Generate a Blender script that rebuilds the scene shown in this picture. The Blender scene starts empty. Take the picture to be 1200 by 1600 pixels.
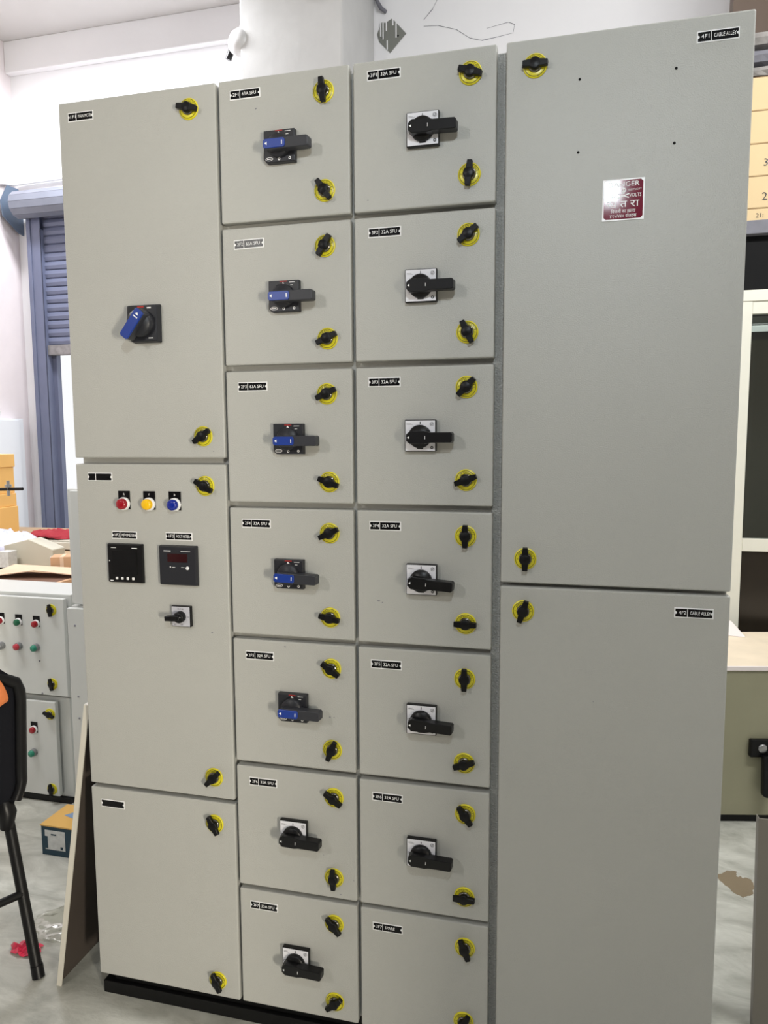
import bpy, bmesh, math, random
from mathutils import Matrix, Vector

random.seed(7)
SC = bpy.context.scene
COL = SC.collection

# ------------------------------------------------------------------ camera
cd = bpy.data.cameras.new('camera')
cd.sensor_fit = 'VERTICAL'
cd.sensor_height = 24.0
cd.lens = 24.0 * 1145.71 / 1600.0
cd.clip_start = 0.02
cam = bpy.data.objects.new('camera', cd)
COL.objects.link(cam)
cam.matrix_world = Matrix(((0.968697, -0.020514, 0.247397, 0.30028),
                           (0.248189, 0.101417, -0.963388, -1.51),
                           (-0.005328, 0.994633, 0.103333, 1.44292),
                           (0, 0, 0, 1)))
SC.camera = cam

# ------------------------------------------------------------------ world, lights, exposure
W = bpy.data.worlds.new('overcast')
SC.world = W
W.use_nodes = True
bg = W.node_tree.nodes['Background']
bg.inputs[0].default_value = (0.98, 0.99, 1.0, 1)
bg.inputs[1].default_value = 1.0

def area(name, loc, target, sx, sy, power, col):
    l = bpy.data.lights.new(name, 'AREA')
    l.shape = 'RECTANGLE'
    l.size, l.size_y = sx, sy
    l.energy = power
    l.color = col
    o = bpy.data.objects.new(name, l)
    COL.objects.link(o)
    o.location = loc
    o.rotation_euler = (Vector(target) - Vector(loc)).to_track_quat('-Z', 'Y').to_euler()
    return o

area('lamp_front_left', (-1.80, -3.3, 2.72), (-0.35, 0, 0.9), 0.1, 0.3, 25, (1.0, 0.97, 0.92))
area('lamp_overhead', (0.43, -1.75, 2.44), (0.43, 0, 2.0), 0.07, 0.11, 14, (0.86, 0.94, 1.0))
area('doorway_daylight', (3.0, -3.4, 1.0), (-0.6, 0, 0.3), 0.25, 0.8, 150, (1.0, 0.92, 0.78))
area('tube_light_hall', (-2.7, 2.7, 4.2), (-2.7, 2.9, 0), 1.3, 0.25, 85, (0.96, 0.97, 1.0))
area('fill_light_boxes', (-2.4, 0.15, 3.2), (-2.4, 0.6, 0), 1.3, 0.25, 46, (0.98, 0.98, 1.0))  # added fill without a known fixture, brightens the control box fronts
area('tube_light_loft', (1.8, 0.1, 3.5), (1.2, 2.0, 1.1), 1.3, 0.25, 66, (0.97, 0.98, 0.98))
area('fill_light_wall', (0.5, 1.6, 4.3), (0.5, 3.4, 3.6), 1.3, 0.25, 13, (0.97, 0.98, 1.0))  # added fill without a known fixture, brightens the back wall

SC.view_settings.view_transform = 'Standard'
SC.view_settings.look = 'None'
SC.view_settings.gamma = 1.0
SC.view_settings.use_curve_mapping = False
SC.view_settings.exposure = 0.0

# ------------------------------------------------------------------ materials
def lin(c):
    return tuple(((v / 255) / 12.92 if v / 255 <= 0.04045 else ((v / 255 + 0.055) / 1.055) ** 2.4) for v in c)

def mat(name, rgb, rough=0.5, metal=0.0, bump=0.0, bscale=300.0, mottled=0.0, mscale=6.0, bdist=0.001, spec=0.5, detail=2.0):
    m = bpy.data.materials.new(name)
    m.use_nodes = True
    nt = m.node_tree
    b = nt.nodes['Principled BSDF']
    c = lin(rgb)
    b.inputs['Base Color'].default_value = (*c, 1)
    b.inputs['Roughness'].default_value = rough
    b.inputs['Metallic'].default_value = metal
    b.inputs['Specular IOR Level'].default_value = spec
    tc = nt.nodes.new('ShaderNodeTexCoord')
    if bump:
        n = nt.nodes.new('ShaderNodeTexNoise')
        n.inputs['Scale'].default_value = bscale
        n.inputs['Detail'].default_value = detail
        nt.links.new(tc.outputs['Object'], n.inputs['Vector'])
        bp = nt.nodes.new('ShaderNodeBump')
        bp.inputs['Strength'].default_value = bump
        bp.inputs['Distance'].default_value = bdist
        nt.links.new(n.outputs['Fac'], bp.inputs['Height'])
        nt.links.new(bp.outputs['Normal'], b.inputs['Normal'])
    if mottled:
        n2 = nt.nodes.new('ShaderNodeTexNoise')
        n2.inputs['Scale'].default_value = mscale
        n2.inputs['Detail'].default_value = 5
        nt.links.new(tc.outputs['Object'], n2.inputs['Vector'])
        r = nt.nodes.new('ShaderNodeMapRange')
        r.inputs['From Min'].default_value = 0.3
        r.inputs['From Max'].default_value = 0.7
        r.inputs['To Min'].default_value = 1 - mottled
        r.inputs['To Max'].default_value = 1 + mottled
        nt.links.new(n2.outputs['Fac'], r.inputs['Value'])
        mx = nt.nodes.new('ShaderNodeVectorMath')
        mx.operation = 'SCALE'
        mx.inputs[0].default_value = c
        nt.links.new(r.outputs['Result'], mx.inputs['Scale'])
        nt.links.new(mx.outputs['Vector'], b.inputs['Base Color'])
    return m

M = {}
M['paint'] = mat('pebble_grey_powder_coat', (174, 174, 169), 0.40, bump=0.75, bscale=420, mottled=0.02, mscale=3)
M['hammer'] = mat('hammered_grey_paint', (158, 159, 156), 0.26, bump=1.0, bscale=300, bdist=0.004)
M['box_paint'] = mat('light_grey_enclosure_paint', (200, 202, 198), 0.4, bump=0.15, bscale=350)
M['olive_paint'] = mat('siemens_grey_old_paint', (150, 147, 122), 0.45, bump=0.15, bscale=300, mottled=0.04)
M['beige_paint'] = mat('beige_enclosure_paint', (202, 197, 180), 0.45, bump=0.1, bscale=300)
M['black_steel'] = mat('black_painted_channel', (10, 10, 11), 0.45, bump=0.2, bscale=120, spec=0.3)
M['black_plastic'] = mat('black_plastic', (10, 10, 12), 0.36, spec=0.3)
M['black_gloss'] = mat('black_gloss_plastic', (8, 8, 11), 0.25, spec=0.2)
M['knob_black'] = mat('black_nylon_knob', (7, 7, 9), 0.4, spec=0.25)
M['grey_plastic'] = mat('charcoal_plastic', (36, 37, 42), 0.4, spec=0.35)
M['grip_grey'] = mat('charcoal_grip_plastic', (48, 49, 54), 0.42, spec=0.35)
M['blue_plastic'] = mat('blue_grip_insert', (18, 52, 136), 0.35)
M['yellow'] = mat('yellow_latch_disc', (214, 202, 34), 0.3)
M['chrome'] = mat('dark_chrome_collar', (120, 118, 112), 0.16, metal=1.0)
M['white_plastic'] = mat('white_plastic', (232, 232, 232), 0.35)
M['white_print'] = mat('white_print', (240, 240, 240), 0.5)
M['black_print'] = mat('black_print', (12, 12, 14), 0.5)
M['silver_face'] = mat('white_switch_face', (226, 226, 232), 0.35)
M['grey_face'] = mat('silver_selector_face', (188, 188, 196), 0.35)
M['lamp_red'] = mat('red_lamp_lens', (150, 12, 28), 0.15)
M['lamp_yellow'] = mat('yellow_lamp_lens', (242, 190, 16), 0.15)
M['lamp_blue'] = mat('blue_lamp_lens', (16, 38, 140), 0.15)
M['lamp_green'] = mat('green_lamp_lens', (10, 92, 60), 0.15)
M['btn_green'] = mat('green_push_button', (34, 132, 106), 0.3)
M['btn_red'] = mat('red_push_button', (176, 42, 58), 0.3)
M['btn_grey'] = mat('grey_push_button', (120, 122, 122), 0.3)
M['sign_red'] = mat('maroon_enamel_sign', (112, 34, 52), 0.08, spec=0.05)
M['display'] = mat('dark_red_display', (44, 8, 12), 0.12)
M['lcd'] = mat('dark_lcd_glass', (8, 10, 12), 0.08, spec=0.35)
M['red_print'] = mat('red_print', (160, 30, 24), 0.5)
M['wall'] = mat('white_wall_paint', (240, 240, 242), 0.75, bump=0.3, bscale=9, bdist=0.01, mottled=0.02, mscale=2, detail=6)
M['wall_pink'] = mat('pinkish_white_wall', (232, 224, 226), 0.75, bump=0.3, bscale=14, bdist=0.008, mottled=0.03, mscale=4, detail=6)
M['ceiling'] = mat('grey_white_ceiling', (205, 203, 201), 0.85, bump=0.2, bscale=10, mottled=0.03, mscale=3)
M['plaster'] = mat('cracked_plaster_wall', (206, 206, 205), 0.8, bump=0.3, bscale=8, bdist=0.01, mottled=0.04, mscale=5, detail=6)
M['brown'] = mat('brown_board', (92, 76, 64), 0.6, bump=0.1, bscale=40)
M['shutter'] = mat('blue_grey_shutter', (104, 110, 134), 0.45, bump=0.2, bscale=60, mottled=0.05, mscale=8)
M['shutter_drum'] = mat('pale_shutter_curtain', (122, 127, 140), 0.45, bump=0.2, bscale=60, mottled=0.08, mscale=8)
M['shutter_bracket'] = mat('slate_blue_bracket', (88, 104, 124), 0.45, mottled=0.06, mscale=9)
M['galv'] = mat('galvanised_dirty', (140, 138, 138), 0.4, metal=0.4, bump=0.3, bscale=50, mottled=0.25, mscale=20)
M['carton'] = mat('cream_carton', (216, 191, 148), 0.75, mottled=0.02, mscale=5)
M['carton_edge'] = mat('brown_carton_edge', (120, 96, 66), 0.8)
M['yellow_carton'] = mat('yellow_carton', (238, 190, 112), 0.7, mottled=0.03)
M['brown_carton'] = mat('brown_kraft_carton', (198, 158, 122), 0.8, mottled=0.05, mscale=12)
M['kraft_shade'] = mat('kraft_gap_shade', (110, 78, 60), 0.85)  # kraft colour darkened to paint the shadow under the flap
M['foam'] = mat('grey_marbled_foam', (150, 146, 142), 0.8, bump=0.6, bscale=18, bdist=0.01, mottled=0.3, mscale=14)
M['slab'] = mat('grey_loft_slab', (120, 120, 128), 0.7, bump=0.3, bscale=40, mottled=0.1, mscale=14)
M['void'] = mat('flat_black', (10, 10, 11), 0.7, spec=0.2)
M['frame_cream'] = mat('cream_aluminium_frame', (236, 234, 220), 0.35, mottled=0.02, mscale=12)
M['pane_dark'] = mat('dark_brown_panel', (40, 34, 28), 0.25, bump=0.1, bscale=20, mottled=0.1, mscale=6)
M['grey_board'] = mat('grey_cabin_wall', (96, 97, 96), 0.7, mottled=0.05)
M['worktop'] = mat('cream_worktop', (236, 220, 194), 0.6, mottled=0.05, mscale=12)
M['lip'] = mat('pale_worktop_lip', (238, 228, 224), 0.5)
M['cloth_black'] = mat('black_chair_fabric', (18, 19, 25), 0.85, spec=0.2, bump=0.3, bscale=500)
M['cloth_orange'] = mat('orange_cloth', (224, 130, 74), 0.8, bump=0.5, bscale=30, bdist=0.01)
M['cloth_maroon'] = mat('maroon_cloth', (160, 40, 52), 0.85, bump=0.6, bscale=22, bdist=0.01)
M['cloth_pale'] = mat('pale_blue_white_cloth', (214, 216, 236), 0.85, bump=0.6, bscale=40, bdist=0.01, mottled=0.12, mscale=30)
M['teal_card'] = mat('dark_teal_carton', (22, 58, 76), 0.5)
M['ochre_card'] = mat('ochre_carton_top', (222, 176, 96), 0.5)
M['blue_card'] = mat('pale_blue_print', (126, 152, 186), 0.5)
M['label_white'] = mat('printed_white_label', (214, 216, 214), 0.5, mottled=0.12, mscale=60)
M['sheet'] = mat('cream_sheet_steel', (206, 202, 190), 0.4, bump=0.1, bscale=200)
M['sheet_shade'] = mat('shaded_sheet_steel', (74, 66, 60), 0.6, mottled=0.1, mscale=8)  # sheet colour with the shade of its underside painted in
M['sheet_grey'] = mat('grey_sheet_steel', (134, 128, 118), 0.45, bump=0.1, bscale=200)
M['wood'] = mat('bench_plywood', (176, 150, 118), 0.7, mottled=0.08, mscale=8)
M['board_white'] = mat('white_wall_cabinet', (232, 236, 242), 0.4)
M['red_film'] = mat('red_plastic_film', (214, 52, 84), 0.3)
M['plaster_patch'] = mat('grey_green_plate', (124, 126, 120), 0.6, bump=0.3, bscale=120)
M['street'] = mat('pale_concrete_yard', (226, 224, 218), 0.9, bump=0.2, bscale=20, mottled=0.05)  # even pale concrete colour
M['bag'] = mat('cyan_plastic_bag', (190, 230, 236), 0.3)
M['screw'] = mat('zinc_screw', (170, 170, 170), 0.35, metal=0.8)
M['tan_card'] = mat('tan_carton_flap', (222, 192, 164), 0.75, mottled=0.03)

def mat_glass(name, rgb, mixv, rough):
    m = bpy.data.materials.new(name)
    m.use_nodes = True
    nt = m.node_tree
    nt.nodes.clear()
    out = nt.nodes.new('ShaderNodeOutputMaterial')
    mix = nt.nodes.new('ShaderNodeMixShader')
    tr = nt.nodes.new('ShaderNodeBsdfTransparent')
    gl = nt.nodes.new('ShaderNodeBsdfGlossy')
    gl.inputs['Roughness'].default_value = rough
    tr.inputs['Color'].default_value = (*lin(rgb), 1)
    mix.inputs[0].default_value = mixv
    nt.links.new(tr.outputs[0], mix.inputs[1])
    nt.links.new(gl.outputs[0], mix.inputs[2])
    nt.links.new(mix.outputs[0], out.inputs['Surface'])
    return m
M['glass'] = mat_glass('tinted_cabin_glass', (190, 196, 192), 0.12, 0.04)
M['film_clear'] = mat_glass('clear_plastic_film', (250, 250, 248), 0.12, 0.10)
M['globe'] = mat('milky_lamp_globe', (222, 222, 222), 0.25)
M['tube'] = bpy.data.materials.new('tube_reflection_glow')  # glow imitates a reflection in the cabin glass
M['tube'].use_nodes = True
_b = M['tube'].node_tree.nodes['Principled BSDF']
_b.inputs['Emission Color'].default_value = (1, 1, 1, 1)
_b.inputs['Emission Strength'].default_value = 2.0

def floor_mat():
    m = bpy.data.materials.new('worn_concrete_floor')
    m.use_nodes = True
    nt = m.node_tree
    N, L = nt.nodes, nt.links
    b = N['Principled BSDF']
    tc = N.new('ShaderNodeTexCoord')
    mp = N.new('ShaderNodeMapping')
    mp.inputs['Scale'].default_value = (1.0, 1.9, 1)
    mp.inputs['Rotation'].default_value = (0, 0, 0.5)
    L.new(tc.outputs['Object'], mp.inputs['Vector'])
    n = N.new('ShaderNodeTexNoise')
    n.inputs['Scale'].default_value = 5.5
    n.inputs['Detail'].default_value = 9
    n.inputs['Roughness'].default_value = 0.65
    n.inputs['Distortion'].default_value = 0.6
    L.new(mp.outputs[0], n.inputs['Vector'])
    r = N.new('ShaderNodeValToRGB')
    r.color_ramp.elements[0].position = 0.3
    r.color_ramp.elements[0].color = (*lin((150, 150, 140)), 1)
    r.color_ramp.elements[1].position = 0.7
    r.color_ramp.elements[1].color = (*lin((206, 206, 196)), 1)
    L.new(n.outputs['Fac'], r.inputs['Fac'])
    # damp brown stain
    n2 = N.new('ShaderNodeTexNoise')
    n2.inputs['Scale'].default_value = 22
    L.new(tc.outputs['Object'], n2.inputs['Vector'])
    mixv = N.new('ShaderNodeVectorMath'); mixv.operation = 'SUBTRACT'
    L.new(n2.outputs['Color'], mixv.inputs[0])
    mixv.inputs[1].default_value = (0.5, 0.5, 0.5)
    sc = N.new('ShaderNodeVectorMath'); sc.operation = 'SCALE'
    sc.inputs['Scale'].default_value = 0.1
    L.new(mixv.outputs[0], sc.inputs[0])
    ad = N.new('ShaderNodeVectorMath'); ad.operation = 'ADD'
    L.new(tc.outputs['Object'], ad.inputs[0]); L.new(sc.outputs[0], ad.inputs[1])
    def blob(cx, cy, rx, ry):
        s = N.new('ShaderNodeVectorMath'); s.operation = 'SUBTRACT'
        L.new(ad.outputs[0], s.inputs[0]); s.inputs[1].default_value = (cx, cy, 0)
        d = N.new('ShaderNodeVectorMath'); d.operation = 'MULTIPLY'
        L.new(s.outputs[0], d.inputs[0]); d.inputs[1].default_value = (1 / rx, 1 / ry, 0)
        ln = N.new('ShaderNodeVectorMath'); ln.operation = 'LENGTH'
        L.new(d.outputs[0], ln.inputs[0])
        g = N.new('ShaderNodeMath'); g.operation = 'LESS_THAN'
        L.new(ln.outputs['Value'], g.inputs[0]); g.inputs[1].default_value = 1
        return g
    g1 = blob(0.84, 0.925, 0.055, 0.065)
    mx = N.new('ShaderNodeMix'); mx.data_type = 'RGBA'
    L.new(g1.outputs[0], mx.inputs['Factor'])
    L.new(r.outputs['Color'], mx.inputs['A'])
    mx.inputs['B'].default_value = (*lin((132, 118, 96)), 1)
    L.new(mx.outputs['Result'], b.inputs['Base Color'])
    b.inputs['Roughness'].default_value = 0.42
    bp = N.new('ShaderNodeBump')
    bp.inputs['Strength'].default_value = 0.35
    bp.inputs['Distance'].default_value = 0.01
    L.new(n.outputs['Fac'], bp.inputs['Height'])
    L.new(bp.outputs['Normal'], b.inputs['Normal'])
    return m
M['floor'] = floor_mat()

# ------------------------------------------------------------------ mesh helpers
class MB:
    def __init__(s):
        s.v, s.f, s.m, s.sm = [], [], [], []
    def add(s, vs, fs, m=0, smooth=False):
        o = len(s.v)
        s.v += [tuple(p) for p in vs]
        for f in fs:
            s.f.append([i + o for i in f]); s.m.append(m); s.sm.append(smooth)
        return s
    def box(s, x0, x1, y0, y1, z0, z1, m=0):
        return s.add([(x0, y0, z0), (x1, y0, z0), (x1, y1, z0), (x0, y1, z0), (x0, y0, z1), (x1, y0, z1), (x1, y1, z1), (x0, y1, z1)],
                     [(0, 3, 2, 1), (4, 5, 6, 7), (0, 1, 5, 4), (1, 2, 6, 5), (2, 3, 7, 6), (3, 0, 4, 7)], m)
    def prism(s, poly, y0, y1, m=0, top=None):
        """polygon in x,z (counter-clockwise seen from -y), from y0 (front) to y1; top = optional scale of front face"""
        n = len(poly)
        k = top or 1.0
        cx = sum(p[0] for p in poly) / n; cz = sum(p[1] for p in poly) / n
        vs = [(cx + (x - cx) * k, y0, cz + (z - cz) * k) for x, z in poly] + [(x, y1, z) for x, z in poly]
        fs = [tuple(range(n)), tuple(range(2 * n - 1, n - 1, -1))]
        for i in range(n):
            j = (i + 1) % n
            fs.append((i, i + n, j + n, j))
        return s.add(vs, fs, m)
    def lathe(s, prof, n=24, m=0, c=(0, 0), smooth=True):
        """profile [(r, y)...] about the -y axis through x,z = c; from the door outwards"""
        vs, fs = [], []
        k = len(prof)
        for i in range(n):
            a = 2 * math.pi * i / n
            for r, y in prof:
                vs.append((c[0] + r * math.cos(a), y, c[1] + r * math.sin(a)))
        for i in range(n):
            j = (i + 1) % n
            for q in range(k - 1):
                fs.append((i * k + q, j * k + q, j * k + q + 1, i * k + q + 1))
        s.add(vs, fs, m, smooth)
        if prof[-1][0] > 1e-6:
            o = len(s.v) - n * k
            s.f.append([o + i * k + k - 1 for i in range(n)]); s.m.append(m); s.sm.append(False)
        return s
    def ring(s, r0, r1, y, n=32, m=0, c=(0, 0), y2=None):
        vs, fs = [], []
        y2 = y if y2 is None else y2
        for i in range(n):
            a = 2 * math.pi * i / n
            vs += [(c[0] + r0 * math.cos(a), y, c[1] + r0 * math.sin(a)), (c[0] + r1 * math.cos(a), y2, c[1] + r1 * math.sin(a))]
        for i in range(n):
            j = (i + 1) % n
            fs.append((2 * i, 2 * i + 1, 2 * j + 1, 2 * j))
        return s.add(vs, fs, m)
    def tube(s, pts, r, n=10, m=0, caps=True):
        pts = [Vector(p) for p in pts]
        rings = []
        up0 = None
        for i, p in enumerate(pts):
            d = (pts[min(i + 1, len(pts) - 1)] - pts[max(i - 1, 0)]).normalized()
            a = Vector((0, 0, 1)) if abs(d.z) < 0.9 else Vector((0, 1, 0))
            if up0 is not None:
                a = up0
            u = d.cross(a).normalized(); w = u.cross(d).normalized(); up0 = w
            rr = r[i] if isinstance(r, (list, tuple)) else r
            rings.append([p + rr * (math.cos(2 * math.pi * k / n) * u + math.sin(2 * math.pi * k / n) * w) for k in range(n)])
        vs = [q for g in rings for q in g]
        fs = []
        for i in range(len(pts) - 1):
            for k in range(n):
                k2 = (k + 1) % n
                fs.append((i * n + k, i * n + k2, (i + 1) * n + k2, (i + 1) * n + k))
        s.add(vs, fs, m, True)
        if caps:
            o = len(s.v) - len(vs)
            s.add([s.v[o + k] for k in range(n)], [tuple(range(n))], m)
            s.add([s.v[o + (len(pts) - 1) * n + k] for k in range(n)], [tuple(range(n - 1, -1, -1))], m)
        return s
    def text(s, body, h, x=0, y=0, z=0, m=0, width=None, align='CENTER', rot=0.0):
        vs, fs = text_geo(body, align)
        k = h / 0.7
        kx = k
        if width and vs:
            wd = max(v[0] for v in vs) - min(v[0] for v in vs)
            kx = width / wd
        ca, sa = math.cos(rot), math.sin(rot)
        out = []
        for a, b in vs:
            px, pz = a * kx, b * k
            out.append((x + px * ca - pz * sa, y, z + px * sa + pz * ca))
        return s.add(out, fs, m)
    def xform(s, mtx):
        s.v = [tuple(mtx @ Vector(p)) for p in s.v]
        return s
    def mesh(s, name, mats, bevel=0.0, seg=2, fix=True):
        me = bpy.data.meshes.new(name)
        me.from_pydata(s.v, [], s.f)
        for mm in mats:
            me.materials.append(M[mm] if isinstance(mm, str) else mm)
        for p, mi, sm in zip(me.polygons, s.m, s.sm):
            p.material_index = mi; p.use_smooth = sm
        bm = bmesh.new(); bm.from_mesh(me)
        if fix:
            bmesh.ops.recalc_face_normals(bm, faces=bm.faces)
        if bevel:
            ed = [e for e in bm.edges if len(e.link_faces) == 2 and e.calc_face_angle(0) > 0.5]
            bmesh.ops.bevel(bm, geom=ed, offset=bevel, segments=seg, affect='EDGES', profile=0.5)
        bm.to_mesh(me); bm.free(); me.update()
        return me

TC = {}
def text_geo(body, align):
    key = (body, align)
    if key not in TC:
        cu = bpy.data.curves.new('t', 'FONT')
        cu.body = body; cu.size = 1.0; cu.align_x = align; cu.align_y = 'CENTER'; cu.resolution_u = 2
        ob = bpy.data.objects.new('t', cu); COL.objects.link(ob)
        dg = bpy.context.evaluated_depsgraph_get()
        me = bpy.data.meshes.new_from_object(ob.evaluated_get(dg))
        TC[key] = ([(v.co.x, v.co.y) for v in me.vertices], [tuple(p.vertices) for p in me.polygons])
        bpy.data.objects.remove(ob); bpy.data.curves.remove(cu); bpy.data.meshes.remove(me)
    return TC[key]

def put(name, me, parent=None, loc=(0, 0, 0), ry=0.0, rot=None, label=None):
    o = bpy.data.objects.new(name, me)
    COL.objects.link(o)
    o.location = loc
    o.rotation_euler = rot if rot else (0, ry, 0)
    if parent is not None:
        o.parent = parent
    if label:
        o['label'] = label
    return o

def tag(o, label, cat, group=None):
    o['label'] = label; o['category'] = cat
    if group: o['group'] = group
    return o

def thing(name, label, cat, loc=(0, 0, 0), rz=0.0, group=None, rot=None):
    o = bpy.data.objects.new(name, None)
    o.empty_display_size = 0.1
    COL.objects.link(o)
    o.location = loc
    o.rotation_euler = rot if rot else (0, 0, rz)
    return tag(o, label, cat, group)

def struct(name, mb, mats, parent=None, bevel=0.0, fix=True):
    o = put(name, mb.mesh(name, mats, bevel, fix=fix), parent)
    if parent is None:
        o['kind'] = 'structure'
    return o

def copy_tree(o, parent=None):
    c = o.copy(); COL.objects.link(c)
    if parent is not None:
        c.parent = parent
    for ch in list(o.children):
        copy_tree(ch, c)
    return c

# ------------------------------------------------------------------ room shell
XL, YB, ZC = -3.99, 3.6, 4.46          # left wall, back wall, ceiling
OPX = -2.35                            # right edge of the shutter opening
struct('floor', MB().add([(-4.4, -7, 0), (4.0, -7, 0), (4.0, YB + 0.2, 0), (-4.4, YB + 0.2, 0)], [(0, 1, 2, 3)]), ['floor'])
struct('ground', MB().add([(-9, YB + 0.2, -0.02), (6, YB + 0.2, -0.02), (6, 14, -0.02), (-9, 14, -0.02)], [(0, 1, 2, 3)]), ['street'])
struct('ceiling', MB().box(-4.2, 4.0, -6.0, YB, ZC, ZC + 0.15), ['ceiling'])
struct('wall_left', MB().box(XL - 0.2, XL, -6.0, YB + 0.2, 0, ZC), ['wall_pink'])
struct('wall_back', MB().box(XL, OPX, YB, YB + 0.2, 3.28, ZC).box(XL, -3.70, YB, YB + 0.02, 0, 3.28).box(OPX, 1.245, YB, YB + 0.2, 0, ZC), ['wall'])
struct('wall_front', MB().box(-4.2, 4.0, -6.2, -6.0, 0, ZC), ['slab'])
struct('wall_light_blocker', MB().box(1.74, 3.9, -2.05, -1.95, 0, 2.3), ['beige_paint'])  # unseen slab added to keep doorway daylight off the right-hand columns
struct('wall_right', MB().box(3.9, 4.1, -6.0, YB + 0.2, 0, ZC), ['wall'])
struct('trim_beam', MB().box(XL, -1.72, YB - 0.06, YB, 4.23, ZC), ['wall'], bevel=0.006)
# pillar with the wall return to its right
struct('trim_pillar', MB().box(-1.716, -1.062, 2.87, YB, 0, ZC), ['plaster'], bevel=0.012)
# crossbeam stub at the pillar head
struct('trim_bracket', MB().box(-1.20, -1.07, 2.80, 2.87, 4.01, 4.06), ['ceiling'], bevel=0.004)

def cracks():
    t = MB()
    r = random.Random(3)
    def crack(pts):
        P = [Vector((x, YB - 0.0015, z)) for x, z in pts]
        for a, b in zip(P[:-1], P[1:]):
            d = (b - a).normalized(); n = Vector((-d.z, 0, d.x)) * r.uniform(0.0012, 0.0028)
            t.add([a - n, b - n * 0.6, b + n * 0.6, a + n], [(0, 1, 2, 3)])
    crack([(-0.72, 4.16), (-0.62, 4.15), (-0.5, 4.11), (-0.41, 4.045), (-0.33, 4.02), (-0.22, 4.03), (-0.13, 4.04), (-0.12, 4.09), (-0.16, 4.11), (-0.3, 4.09)])
    crack([(-0.62, 4.33), (-0.66, 4.26), (-0.72, 4.2)])
    crack([(0.86, 4.22), (0.92, 4.2), (0.95, 4.15), (0.96, 4.09)])
    return t
struct('trim_crack', cracks(), ['slab'], fix=False)

# conduit pipe following the corner
cp = put('wall_conduit', MB().tube([(XL + 0.02, 2.75, 3.23), (XL + 0.02, YB - 0.05, 3.41), (XL + 0.05, YB - 0.03, 3.42), (-2.6, YB - 0.03, 3.45)], 0.014, 8).mesh('wall_conduit', ['wall']))
tag(cp, 'thin white conduit running round the corner above the shutter drum', 'pipe')

# ------------------------------------------------------------------ rolling shutter
sh = thing('rolling_shutter', 'blue grey rolling shutter half lowered over the bright doorway', 'shutter', (-3.2, YB, 0))
def S(x, y, z): return (x + 3.2, y - YB, z)
def sbox(mb, x0, x1, y0, y1, z0, z1):
    return mb.box(x0 + 3.2, x1 + 3.2, y0 - YB, y1 - YB, z0, z1)
# drum: curtain wrapped round the axle, 14 flat slats
for k in range(12):
    a0, a1 = 2 * math.pi * k / 12, 2 * math.pi * (k + 0.96) / 12
    rr = 0.100
    mb = MB()
    pts = [(rr * math.cos(a0), rr * math.sin(a0)), (rr * math.cos(a1), rr * math.sin(a1)), ((rr - 0.02) * math.cos(a1), (rr - 0.02) * math.sin(a1)), ((rr - 0.02) * math.cos(a0), (rr - 0.02) * math.sin(a0))]
    vs = [S(-3.84, YB - 0.18 + p[0], 3.205 + p[1]) for p in pts] + [S(OPX, YB - 0.18 + p[0], 3.205 + p[1]) for p in pts]
    mb.add(vs, [(0, 1, 2, 3), (7, 6, 5, 4), (0, 4, 5, 1), (1, 5, 6, 2), (2, 6, 7, 3), (3, 7, 4, 0)])
    put('drum_slat', mb.mesh('drum_slat', ['shutter_drum']), sh)
put('drum_core', MB().tube([S(-3.84, YB - 0.18, 3.205), S(OPX, YB - 0.18, 3.205)], 0.082, 16).mesh('drum_core', ['shutter']), sh)
bp_ = MB()
poly = [(3.365, 3.235), (3.446, 3.37), (3.56, 3.375), (YB - 0.002, 3.32), (YB - 0.002, 3.03), (3.54, 3.04), (3.385, 3.125)]
vs = [S(XL + 0.04, y, z) for y, z in poly] + [S(XL + 0.05, y, z) for y, z in poly]
n = len(poly)
bp_.add(vs, [tuple(range(n)), tuple(range(2 * n - 1, n - 1, -1))] + [(i, (i + 1) % n, (i + 1) % n + n, i + n) for i in range(n)])
put('drum_bracket', bp_.mesh('drum_bracket', ['shutter_bracket']), sh)
nsl = 17
slat = MB()
hz = 0.0640
prof = [(0.008, -0.006), (-0.010, 0.004), (-0.016, 0.028), (-0.010, 0.052), (-0.002, 0.061), (0.008, 0.062)]
vs = [S(-3.70, YB - 0.07 + p[0], p[1]) for p in prof] + [S(OPX, YB - 0.07 + p[0], p[1]) for p in prof]
k = len(prof)
slat.add(vs, [tuple(range(k)), tuple(range(2 * k - 1, k - 1, -1))] + [(i, i + 1, i + 1 + k, i + k) for i in range(k - 1)] + [(k - 1, 0, k, 2 * k - 1)])
sme = slat.mesh('curtain_slat', ['shutter'])
for i in range(nsl):
    put('curtain_slat', sme, sh, (0, 0, 2.165 + i * hz))
bot = MB()
sbox(bot, -3.70, OPX, YB - 0.10, YB - 0.05, 2.085, 2.162)
put('bottom_rail', bot.mesh('bottom_rail', ['galv'], 0.004), sh, label='dirty galvanised bottom rail of the shutter')
tr = MB()
sbox(tr, -3.815, -3.782, YB - 0.13, YB - 0.002, 0, 3.15)
sbox(tr, -3.782, -3.665, YB - 0.045, YB - 0.035, 0, 3.15)
sbox(tr, -3.782, -3.70, YB - 0.120, YB - 0.112, 0, 3.13)
sbox(tr, -3.705, -3.700, YB - 0.120, YB - 0.04, 0, 3.04)
sbox(tr, -3.667, -3.661, YB - 0.05, YB - 0.002, 0, 3.06)
put('guide_channel', tr.mesh('guide_channel', ['shutter'], 0.002), sh)

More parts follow.
